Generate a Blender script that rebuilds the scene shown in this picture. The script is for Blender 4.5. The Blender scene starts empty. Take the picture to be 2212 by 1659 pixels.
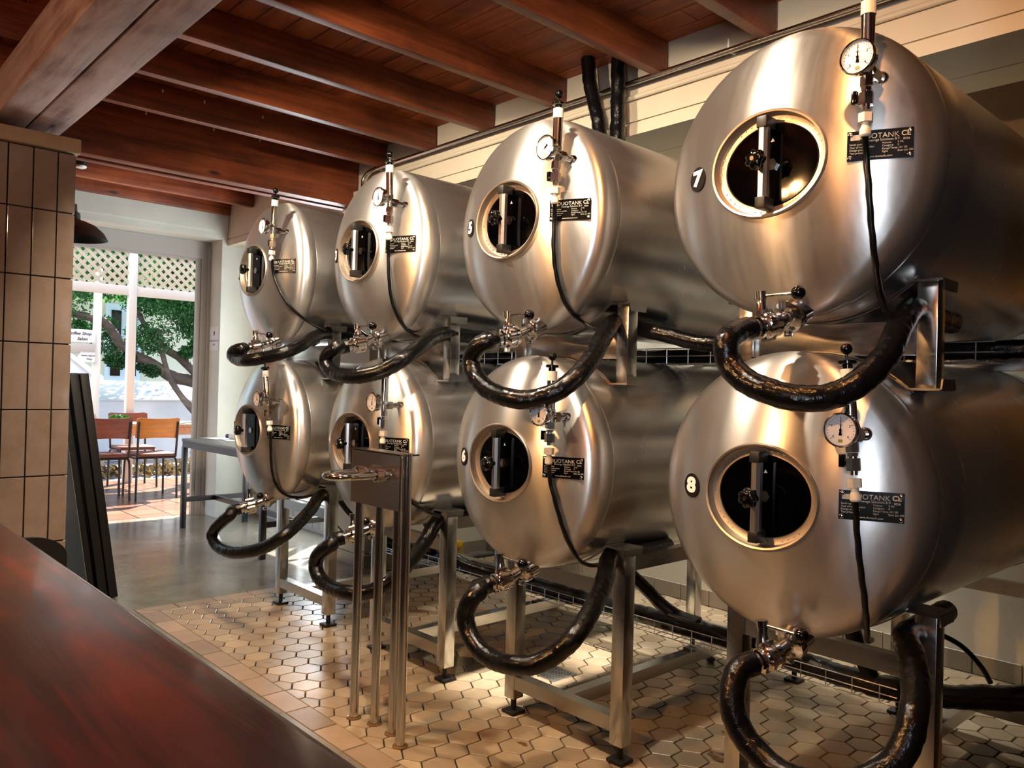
import bpy, bmesh, math, random
from mathutils import Vector, Matrix
random.seed(7)
PI = math.pi
SC = bpy.context.scene
COL = SC.collection

# ------------------------------------------------------------------ mesh helpers
class MB:
    """collects shapes in world coordinates; build() links them as ONE mesh object"""
    def __init__(s): s.v = []; s.f = []; s.c = []; s.fl = set()
    def add(s, vs, fs, tint=None):
        n = len(s.v); s.v += [Vector(p) for p in vs]
        for f in fs:
            s.f.append([i + n for i in f]); s.c.append(tint)
        return s
    def merge(s, me, M=None):
        M = M or Matrix()
        return s.add([M @ v.co for v in me.vertices], [list(p.vertices) for p in me.polygons])
    def box(s, c, d, R=None, bevel=0.0, seg=2):
        c = Vector(c); R = R or Matrix.Identity(3)
        if bevel:
            bm = bmesh.new(); bmesh.ops.create_cube(bm, size=1)
            for v in bm.verts: v.co = Vector((v.co.x*d[0], v.co.y*d[1], v.co.z*d[2]))
            bmesh.ops.bevel(bm, geom=list(bm.edges), offset=bevel, segments=seg, profile=.5, affect='EDGES')
            bm.verts.index_update(); bm.normal_update(); k0 = len(s.f)
            for i, f in enumerate(bm.faces):
                if max(abs(f.normal.x), abs(f.normal.y), abs(f.normal.z)) > .999: s.fl.add(k0+i)
            s.add([c + R @ v.co for v in bm.verts], [[v.index for v in f.verts] for f in bm.faces]); bm.free()
            return s
        h = Vector(d)/2
        vs = [c + R @ Vector((x*h.x, y*h.y, z*h.z)) for x in (-1,1) for y in (-1,1) for z in (-1,1)]
        return s.add(vs, [(0,1,3,2),(4,6,7,5),(0,4,5,1),(2,3,7,6),(0,2,6,4),(1,5,7,3)])
    def span(s, a, b, bevel=0.0):
        a, b = Vector(a), Vector(b)
        return s.box((a+b)/2, (abs(b.x-a.x), abs(b.y-a.y), abs(b.z-a.z)), None, bevel)
    def lathe(s, o, axis, prof, n=24, cap0=True, cap1=True, phase=0.0):
        o = Vector(o); a = Vector(axis).normalized()
        u = a.orthogonal().normalized() if abs(a.z) > .9 else a.cross(Vector((0,0,1))).normalized()
        w = a.cross(u); vs = []; fs = []
        for r, h in prof:
            for i in range(n):
                t = 2*PI*i/n + phase
                vs.append(o + a*h + (u*math.cos(t) + w*math.sin(t))*r)
        for k in range(len(prof)-1):
            for i in range(n):
                j = (i+1) % n
                fs.append((k*n+i, k*n+j, (k+1)*n+j, (k+1)*n+i))
        if cap0: fs.append(tuple(reversed(range(n))))
        if cap1: fs.append(tuple(range((len(prof)-1)*n, len(prof)*n)))
        return s.add(vs, fs)
    def cyl(s, p, q, r, r2=None, n=20):
        p, q = Vector(p), Vector(q); L = (q-p).length
        return s.lathe(p, q-p, [(r,0),(r if r2 is None else r2, L)], n)
    def hexa(s, p, q, r): return s.cyl(p, q, r, n=6)
    def sphere(s, c, r, n=20, sq=1.0, axis=(0,0,1)):
        m = max(6, n//2)
        prof = [(max(1e-5, r*math.sin(PI*k/m)), -r*sq*math.cos(PI*k/m)) for k in range(m+1)]
        return s.lathe(c, axis, prof, n, False, False)
    def tube(s, pts, r, n=14, step=None, caps=True, smooth=True):
        P = spline(pts, step or .02) if smooth else [Vector(p) for p in pts]
        T = []
        for i in range(len(P)):
            a = P[max(0,i-1)]; b = P[min(len(P)-1,i+1)]; T.append((b-a).normalized())
        u = T[0].orthogonal().normalized(); vs = []; fs = []
        for i, p in enumerate(P):
            if i:
                ax = T[i-1].cross(T[i])
                if ax.length > 1e-6: u = Matrix.Rotation(T[i-1].angle(T[i]), 3, ax.normalized()) @ u
                u = (u - T[i]*u.dot(T[i])).normalized()
            w = T[i].cross(u)
            for k in range(n):
                t = 2*PI*k/n
                rr = r(i, k, len(P)) if callable(r) else r
                vs.append(p + (u*math.cos(t) + w*math.sin(t))*rr)
        for i in range(len(P)-1):
            for k in range(n):
                j = (k+1) % n
                fs.append((i*n+k, i*n+j, (i+1)*n+j, (i+1)*n+k))
        if caps:
            fs.append(tuple(reversed(range(n)))); fs.append(tuple(range((len(P)-1)*n, len(P)*n)))
        return s.add(vs, fs)
    def prism(s, poly, o, ex, ey, ez, d):
        """polygon in the (ex, ey) plane at o, extruded by d along ez"""
        o, ex, ey, ez = map(Vector, (o, ex, ey, ez)); n = len(poly)
        a = [o + ex*x + ey*y for x, y in poly]; b = [p + ez*d for p in a]
        fs = [tuple(reversed(range(n))), tuple(range(n, 2*n))] + [(i, (i+1) % n, n+(i+1) % n, n+i) for i in range(n)]
        return s.add(a+b, fs)
    def text(s, string, o, ex, ey, size, depth=.0006, align='CENTER', weight=0.0, shear=0.0, squeeze=1.0):
        me = text_mesh(string, size, depth, align, weight, shear)
        ex, ey = Vector(ex).normalized(), Vector(ey).normalized(); ez = ex.cross(ey)
        M = Matrix(((ex.x*squeeze, ey.x, ez.x, o[0]), (ex.y*squeeze, ey.y, ez.y, o[1]), (ex.z*squeeze, ey.z, ez.z, o[2]), (0,0,0,1)))
        s.merge(me, M); bpy.data.meshes.remove(me)
        return s
    def build(s, name, mat, parent=None, angle=35, flat=False, tint=False):
        o0 = parent_origin(parent)
        me = bpy.data.meshes.new(name)
        me.from_pydata([tuple(v - o0) for v in s.v], [], s.f); me.update()
        bm = bmesh.new(); bm.from_mesh(me); bmesh.ops.recalc_face_normals(bm, faces=list(bm.faces)); bm.to_mesh(me); bm.free()
        if not flat:
            me.polygons.foreach_set('use_smooth', [i not in s.fl for i in range(len(me.polygons))])
            me.set_sharp_from_angle(angle=math.radians(angle))
        if tint:
            at = me.color_attributes.new('tint', 'FLOAT_COLOR', 'CORNER')
            vals = []
            for p, t in zip(me.polygons, s.c):
                t = .5 if t is None else t
                vals += [t, t, t, 1.0]*len(p.vertices)
            at.data.foreach_set('color', vals)
        me.materials.append(mat)
        o = bpy.data.objects.new(name, me); COL.objects.link(o)
        if parent is not None: o.parent = parent
        return o

def parent_origin(p):
    v = Vector((0,0,0))
    while p is not None:
        v = v + p.location; p = p.parent
    return v

def spline(pts, step):
    P = [Vector(p) for p in pts]
    if len(P) < 3:
        n = max(1, int((P[1]-P[0]).length/step)); return [P[0].lerp(P[1], i/n) for i in range(n+1)]
    Q = [P[0]*2-P[1]] + P + [P[-1]*2-P[-2]]; out = []
    for i in range(1, len(Q)-2):
        a, b, c, d = Q[i-1:i+3]; n = max(2, int((c-b).length/step))
        for k in range(n):
            t = k/n
            out.append(.5*((2*b) + (c-a)*t + (2*a-5*b+4*c-d)*t*t + (3*b-a-3*c+d)*t**3))
    out.append(P[-1]); return out

def text_mesh(string, size, depth, align, weight, shear):
    cu = bpy.data.curves.new('letters', 'FONT'); cu.body = string; cu.size = size; cu.extrude = depth
    cu.align_x = align; cu.align_y = 'CENTER'; cu.offset = weight; cu.shear = shear; cu.resolution_u = 4
    ob = bpy.data.objects.new('letters', cu); COL.objects.link(ob)
    bpy.context.view_layer.update()
    dg = bpy.context.evaluated_depsgraph_get()
    me = bpy.data.meshes.new_from_object(ob.evaluated_get(dg))
    bpy.data.objects.remove(ob); bpy.data.curves.remove(cu)
    return me

def empty(name, loc):
    o = bpy.data.objects.new(name, None); COL.objects.link(o); o.location = loc; o.empty_display_size = .05
    return o
def tag(o, label=None, cat=None, group=None, kind=None):
    if label: o['label'] = label
    if cat: o['category'] = cat
    if group: o['group'] = group
    if kind: o['kind'] = kind
    return o
def thing(name, loc, label, cat, group=None): return tag(empty(name, loc), label, cat, group)
def struct(mb, name, mat, **k): return tag(mb.build(name, mat, **k), kind='structure')
def copy_tree(o, loc, label, rz=0.0):
    def rec(s, parent):
        c = s.copy(); COL.objects.link(c); c.parent = parent
        for ch in s.children: rec(ch, c)
        return c
    r = rec(o, None); r.location = loc; r.rotation_euler = (0,0,rz); r['label'] = label
    return r

# ------------------------------------------------------------------ materials
def S(v): return tuple((x/12.92 if x <= .04045 else ((x+.055)/1.055)**2.4) for x in v) + (1,)
class NT:
    def __init__(s, name):
        s.m = bpy.data.materials.new(name); s.m.use_nodes = True; s.t = s.m.node_tree
        s.b = s.t.nodes['Principled BSDF']; s.out = s.t.nodes['Material Output']
    def n(s, typ, **kw):
        nd = s.t.nodes.new(typ)
        for k, v in kw.items():
            if k.startswith('i_'): nd.inputs[k[2:].replace('_', ' ')].default_value = v
            elif k.startswith('x'): nd.inputs[int(k[1:])].default_value = v
            else: setattr(nd, k, v)
        return nd
    def l(s, a, b): s.t.links.new(a, b)
    def ramp(s, fac, stops):
        r = s.n('ShaderNodeValToRGB'); e = r.color_ramp.elements
        while len(e) < len(stops): e.new(.5)
        for k, (p, c) in zip(e, stops): k.position = p; k.color = c if len(c) == 4 else tuple(c)+(1,)
        s.l(fac, r.inputs[0]); return r.outputs[0]
    def coords(s, scale=(1,1,1), kind='Object', rot=(0,0,0)):
        tc = s.n('ShaderNodeTexCoord'); mp = s.n('ShaderNodeMapping')
        mp.inputs['Scale'].default_value = scale; mp.inputs['Rotation'].default_value = rot
        s.l(tc.outputs[kind], mp.inputs[0]); return mp.outputs[0]
    def noise(s, vec, scale, detail=4, rough=.55, dist=0):
        k = s.n('ShaderNodeTexNoise'); k.inputs['Scale'].default_value = scale; k.inputs['Detail'].default_value = detail
        k.inputs['Roughness'].default_value = rough; k.inputs['Distortion'].default_value = dist
        if vec is not None: s.l(vec, k.inputs['Vector'])
        return k.outputs[0]
    def bump(s, h, strength=.2, dist=.01):
        k = s.n('ShaderNodeBump'); k.inputs['Strength'].default_value = strength; k.inputs['Distance'].default_value = dist
        s.l(h, k.inputs['Height']); s.l(k.outputs[0], s.b.inputs['Normal'])
    def set(s, **kw):
        for k, v in kw.items(): s.b.inputs[k.replace('_', ' ')].default_value = v
        return s
    def rng(s, fac, lo, hi):
        k = s.n('ShaderNodeMapRange'); k.inputs['To Min'].default_value = lo; k.inputs['To Max'].default_value = hi
        s.l(fac, k.inputs[0]); return k.outputs[0]

def plain(name, col, rough=.5, metal=0.0, spec=.5, coat=0.0):
    t = NT(name); t.set(Base_Color=S(col), Roughness=rough, Metallic=metal, Specular_IOR_Level=spec)
    if coat: t.set(Coat_Weight=coat, Coat_Roughness=.05)
    v = t.noise(t.coords((1,1,1)), 14, 3)
    t.l(t.rng(v, max(.02, rough-.06), min(1, rough+.06)), t.b.inputs['Roughness'])
    return t.m

def steel_brushed(name, head):
    t = NT(name); v = t.coords((1,1,1))
    c = t.ramp(t.noise(v, 3.5, 5, .6), [(.3, (.58,.57,.555)), (.75, (.70,.69,.675))])
    t.l(c, t.b.inputs['Base Color'])
    t.set(Metallic=.92 if head else .95, Specular_IOR_Level=.3, Anisotropic=.82 if head else .4, Anisotropic_Rotation=0.0 if head else .25)
    rg = t.noise(t.coords((7,1.2,1.0) if head else (1.2,7,1.2)), 5, 5, .65)
    t.l(t.rng(rg, *((.22,.42) if head else (.22,.30))), t.b.inputs['Roughness'])
    if head:                                    # brushed sideways: highlights stretch up and down
        cb = t.n('ShaderNodeCombineXYZ'); cb.inputs[2].default_value = 1.0; cb.inputs[0].default_value = .02; t.l(cb.outputs[0], t.b.inputs['Tangent'])
    else:
        tn = t.n('ShaderNodeTangent'); tn.direction_type = 'RADIAL'; tn.axis = 'Y'; t.l(tn.outputs[0], t.b.inputs['Tangent'])
    if head: t.bump(t.noise(v, 9, 3), .03, .02)
    return t.m
def steel(name, lo, hi, col=(.6,.58,.55), scale=(8,8,40)):
    t = NT(name); t.set(Metallic=1.0, Base_Color=tuple(col)+(1,))
    t.l(t.rng(t.noise(t.coords(scale), 3, 4), lo, hi), t.b.inputs['Roughness'])
    return t.m
def tape():
    t = NT('black_insulation_tape'); v = t.coords((1,1,1))
    t.set(Base_Color=(.004,.004,.0045,1), Roughness=.14, Specular_IOR_Level=.38)
    n1 = t.noise(v, 48, 4, .6, 1.6)
    t.bump(n1, .2, .012)
    t.l(t.rng(t.noise(v, 11, 3), .07, .24), t.b.inputs['Roughness'])
    return t.m
def wood(name, dark, mid, light, axis, rough=(.35,.6), grain=26, coat=0.0, bump=.15):
    t = NT(name)
    sc = {'x': (.7, 1, 1), 'y': (1, .7, 1)}[axis]
    big = t.noise(t.coords(sc), 3.2, 4, .6, .3)
    st = {'x': (1.2, grain, grain), 'y': (grain, 1.2, grain)}[axis]
    fine = t.noise(t.coords(st), 1.0, 6, .65, .6)
    mx = t.n('ShaderNodeMath'); mx.operation = 'MULTIPLY_ADD'; mx.inputs[1].default_value = .55
    t.l(fine, mx.inputs[0])
    m2 = t.n('ShaderNodeMath'); m2.operation = 'MULTIPLY'; m2.inputs[1].default_value = .45; t.l(big, m2.inputs[0]); t.l(m2.outputs[0], mx.inputs[2])
    c = t.ramp(mx.outputs[0], [(.36, dark), (.5, mid), (.66, light)])
    # knots
    vo = t.n('ShaderNodeTexVoronoi'); vo.inputs['Scale'].default_value = 1.0; vo.inputs['Randomness'].default_value = 1.0
    ks = {'x': (1.5, 5, 5), 'y': (5, 1.5, 5)}[axis]; t.l(t.coords(ks), vo.inputs['Vector'])
    kr = t.ramp(vo.outputs['Distance'], [(.035, (1,1,1)), (.085, (0,0,0))])
    mix = t.n('ShaderNodeMix'); mix.data_type = 'RGBA'; t.l(kr, mix.inputs[0]); t.l(c, mix.inputs[6]); mix.inputs[7].default_value = tuple(x*.45 for x in dark)+(1,)
    t.l(mix.outputs[2], t.b.inputs['Base Color'])
    t.l(t.rng(fine, rough[0], rough[1]), t.b.inputs['Roughness'])
    if coat: t.set(Coat_Weight=coat, Coat_Roughness=.12)
    t.bump(fine, bump, .01)
    return t.m
def plaster(name, a, b, rough=.75):
    t = NT(name); v = t.coords((1,1,1))
    t.l(t.ramp(t.noise(v, 1.6, 5, .6), [(.3, S(a)), (.75, S(b))]), t.b.inputs['Base Color'])
    t.set(Roughness=rough); t.bump(t.noise(v, 30, 4), .08, .01)
    return t.m
def tile(name, a, b, rough, dirt=None, coat=0.0):
    t = NT(name); v = t.coords((1,1,1))
    at = t.n('ShaderNodeVertexColor'); at.layer_name = 'tint'
    base = t.ramp(at.outputs[0], [(.0, S(a)), (1.0, S(b))])
    n = t.noise(v, 7, 5, .65)
    mix = t.n('ShaderNodeMix'); mix.data_type = 'RGBA'; mix.blend_type = 'MULTIPLY'; mix.inputs[0].default_value = .8
    t.l(base, mix.inputs[6]); t.l(t.ramp(n, [(.25, (.72,.68,.62)), (.6, (1,1,1))]), mix.inputs[7])
    t.l(mix.outputs[2], t.b.inputs['Base Color'])
    t.l(t.rng(t.noise(v, 5, 4), rough[0], rough[1]), t.b.inputs['Roughness'])
    if coat: t.set(Coat_Weight=coat, Coat_Roughness=.05)
    t.bump(t.noise(v, 25, 3), .05, .01)
    return t.m
def concrete():
    t = NT('polished_concrete'); v = t.coords((1,1,1))
    n = t.noise(v, 1.7, 7, .68, .8)
    t.l(t.ramp(n, [(.25, S((.33,.315,.275))), (.5, S((.45,.425,.38))), (.75, S((.55,.52,.47)))]), t.b.inputs['Base Color'])
    t.l(t.rng(t.noise(v, 4, 6, .7, .5), .07, .30), t.b.inputs['Roughness'])
    t.bump(t.noise(v, 6, 4), .04, .01)
    return t.m
def brick_floor(name, c1, c2, mortar, w, h, rough, off=.5):
    t = NT(name); v = t.coords((1,1,1))
    br = t.n('ShaderNodeTexBrick'); br.offset = off
    for k, x in (('Color1', S(c1)), ('Color2', S(c2)), ('Mortar', S(mortar)), ('Scale', 1.0), ('Mortar Size', .008), ('Brick Width', w), ('Row Height', h)): br.inputs[k].default_value = x
    t.l(v, br.inputs['Vector']); t.l(br.outputs[0], t.b.inputs['Base Color'])
    t.l(t.rng(t.noise(v, 6, 4), rough[0], rough[1]), t.b.inputs['Roughness'])
    return t.m
def foliage_mat(name, a, b, trans=.45):
    t = NT(name); v = t.coords((1,1,1))
    at = t.n('ShaderNodeVertexColor'); at.layer_name = 'tint'
    c = t.ramp(at.outputs[0], [(0, S(a)), (1, S(b))]); t.l(c, t.b.inputs['Base Color']); t.set(Roughness=.5)
    tr = t.n('ShaderNodeBsdfTranslucent'); t.l(c, tr.inputs[0])
    mx = t.n('ShaderNodeMixShader'); mx.inputs[0].default_value = trans
    t.l(t.b.outputs[0], mx.inputs[1]); t.l(tr.outputs[0], mx.inputs[2]); t.l(mx.outputs[0], t.out.inputs[0])
    return t.m
def pane_mat():
    t = NT('window_pane'); g = t.n('ShaderNodeBsdfGlossy'); g.inputs['Roughness'].default_value = .02
    tr = t.n('ShaderNodeBsdfTransparent')
    mx = t.n('ShaderNodeMixShader'); mx.inputs[0].default_value = .05; t.l(tr.outputs[0], mx.inputs[1]); t.l(g.outputs[0], mx.inputs[2]); t.l(mx.outputs[0], t.out.inputs[0])
    return t.m

M = dict(
 tank=steel_brushed('brushed_shell_steel', False), head=steel_brushed('brushed_head_steel', True), frame=steel('frame_steel', .13, .30, (.64,.635,.62)), chrome=steel('polished_steel', .05, .16, (.74,.72,.69)),
 flange=steel('etched_flange_steel', .34, .5, (.62,.54,.45)), pole=steel('pole_steel', .12, .22, (.62,.59,.55)),
 black=plain('black_gloss_plastic', (.02,.02,.022), .12), blackm=plain('black_matt', (.02,.02,.022), .5), blackbar=plain('black_bar_ends', (.09,.09,.09), .45),
 glass=plain('black_hatch_glass', (.006,.006,.008), .06, 0.0, .22), white=plain('white_plastic', (.86,.85,.80), .35), disc=plain('dark_sticker', (.085,.07,.065), .6, 0.0, .15),
 plate=plain('black_plate', (.05,.05,.052), .18, .3), letter=plain('silver_letter', (.72,.72,.70), .5), paintw=plain('white_paint_marks', (.93,.92,.9), .5),
 face=plain('gauge_face', (.90,.90,.92), .4), bar=steel('clamp_bar_steel', .25, .4, (.62,.62,.63)),
 tape=tape(), rubber=plain('black_rubber', (.02,.02,.02), .32),
 joist=wood('joist_wood', (.06,.011,.0035), (.20,.042,.011), (.38,.10,.03), 'y', (.38,.62)),
 boards=wood('ceiling_board_wood', (.08,.014,.004), (.29,.06,.014), (.52,.14,.04), 'x', (.42,.68), 12),
 beam=wood('rough_beam_wood', (.20,.10,.08), (.55,.36,.30), (.72,.54,.48), 'x', (.42,.7), 14, 0, .3),
 counter=wood('counter_mahogany', (.010,.0015,.0007), (.05,.0075,.003), (.30,.05,.017), 'x', (.25,.5), 15, .7, .12),
 darkwood=wood('dark_panel_wood', (.02,.006,.003), (.05,.014,.006), (.09,.03,.014), 'x', (.4,.6)),
 wall=plaster('cream_plaster', (.78,.75,.68), (.86,.83,.76)), wallg=plaster('pale_plaster', (.76,.77,.73), (.84,.85,.81)), bulk=plaster('bulkhead_paint', (.82,.77,.68), (.88,.84,.75), .6),
 dim=plaster('dim_room_plaster', (.25,.21,.18), (.31,.27,.23)), darkwall=wood('added_dark_wall', (.004,.002,.001), (.012,.006,.004), (.022,.012,.008), 'y', (.5,.7)),  # near-black wood for the added wall, so tank sides reflect darkness
 hexa=tile('hex_floor_tile', (.55,.475,.38), (.67,.595,.485), (.20,.42)), border=tile('border_tile', (.50,.42,.34), (.64,.55,.46), (.24,.45)),
 grout=plain('dark_grout', (.02,.016,.012), .8), coltile=tile('glazed_column_tile', (.53,.455,.405), (.60,.525,.465), (.10,.22), coat=.8), captile=tile('cap_tile', (.66,.56,.44), (.72,.62,.5), (.3,.5)),
 skirt=tile('skirting_tile', (.52,.48,.42), (.62,.58,.51), (.3,.5)), concrete=concrete(),
 patio=brick_floor('terracotta_patio', (.44,.30,.23), (.52,.36,.28), (.16,.10,.08), .30, .30, (.2,.4), .5), cobble=brick_floor('grey_cobbles', (.42,.42,.44), (.55,.54,.55), (.25,.25,.26), .2, .1, (.6,.8)),
 whitepaint=plain('white_painted_wood', (.84,.84,.82), .5), cream=plain('cream_painted_wood', (.66,.64,.62), .55), lattice=plain('lattice_paint', (.74,.72,.64), .6),
 outwall=plaster('outdoor_whitewash', (.80,.83,.86), (.90,.91,.92)), outcream=plaster('outdoor_cream', (.72,.73,.66), (.80,.80,.73)),
 bark=wood('tree_bark', (.02,.015,.012), (.07,.055,.042), (.16,.13,.105), 'y', (.7,.9), 6, 0, .5),
 leaf=foliage_mat('tree_leaf', (.02,.12,.07), (.16,.42,.16), .4), leafb=foliage_mat('bright_leaf', (.06,.30,.12), (.40,.68,.22), .55),
 chairo=wood('orange_chair_ply', (.42,.16,.03), (.60,.25,.05), (.72,.34,.09), 'y', (.3,.45)), chairr=wood('brown_chair_ply', (.13,.035,.022), (.22,.065,.042), (.30,.10,.07), 'y', (.35,.5)),
 seat=plain('brown_seat_vinyl', (.42,.25,.20), .45), tubeb=plain('black_tube_paint', (.05,.05,.055), .35), tablew=wood('pine_table', (.40,.22,.12), (.55,.33,.20), (.66,.43,.28), 'x', (.4,.6)),
 chalk=plaster('chalkboard_slate', (.40,.43,.42), (.52,.55,.54), .42), paper=plain('white_paper', (.85,.85,.86), .7), ink=plain('dark_ink', (.16,.17,.22), .6), green=plain('green_leaf_plant', (.25,.55,.12), .5),
 olive=plain('olive_gauge_mark', (.55,.55,.30), .5), yellow=plain('yellow_plastic', (.78,.62,.05), .45), purple=plain('purple_cap', (.25,.18,.42), .4), trayw=steel('galvanised_wire', .25, .4, (.66,.66,.66)), tablegrey=plain('grey_bench_top', (.42,.42,.39), .35),
 pane=pane_mat(), dirt=plain('brown_stone_chip', (.30,.24,.18), .7), brass=steel('brass', .15, .3, (.75,.52,.25)),
)
def wet():
    t = NT('spilled_beer'); t.set(Base_Color=S((.42,.30,.19)), Roughness=.06); return t.m
M['wet'] = wet()
def glow(name, col, strength):
    t = NT(name); t.set(Base_Color=S(col), Emission_Color=S(col), Emission_Strength=strength); return t.m
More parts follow.
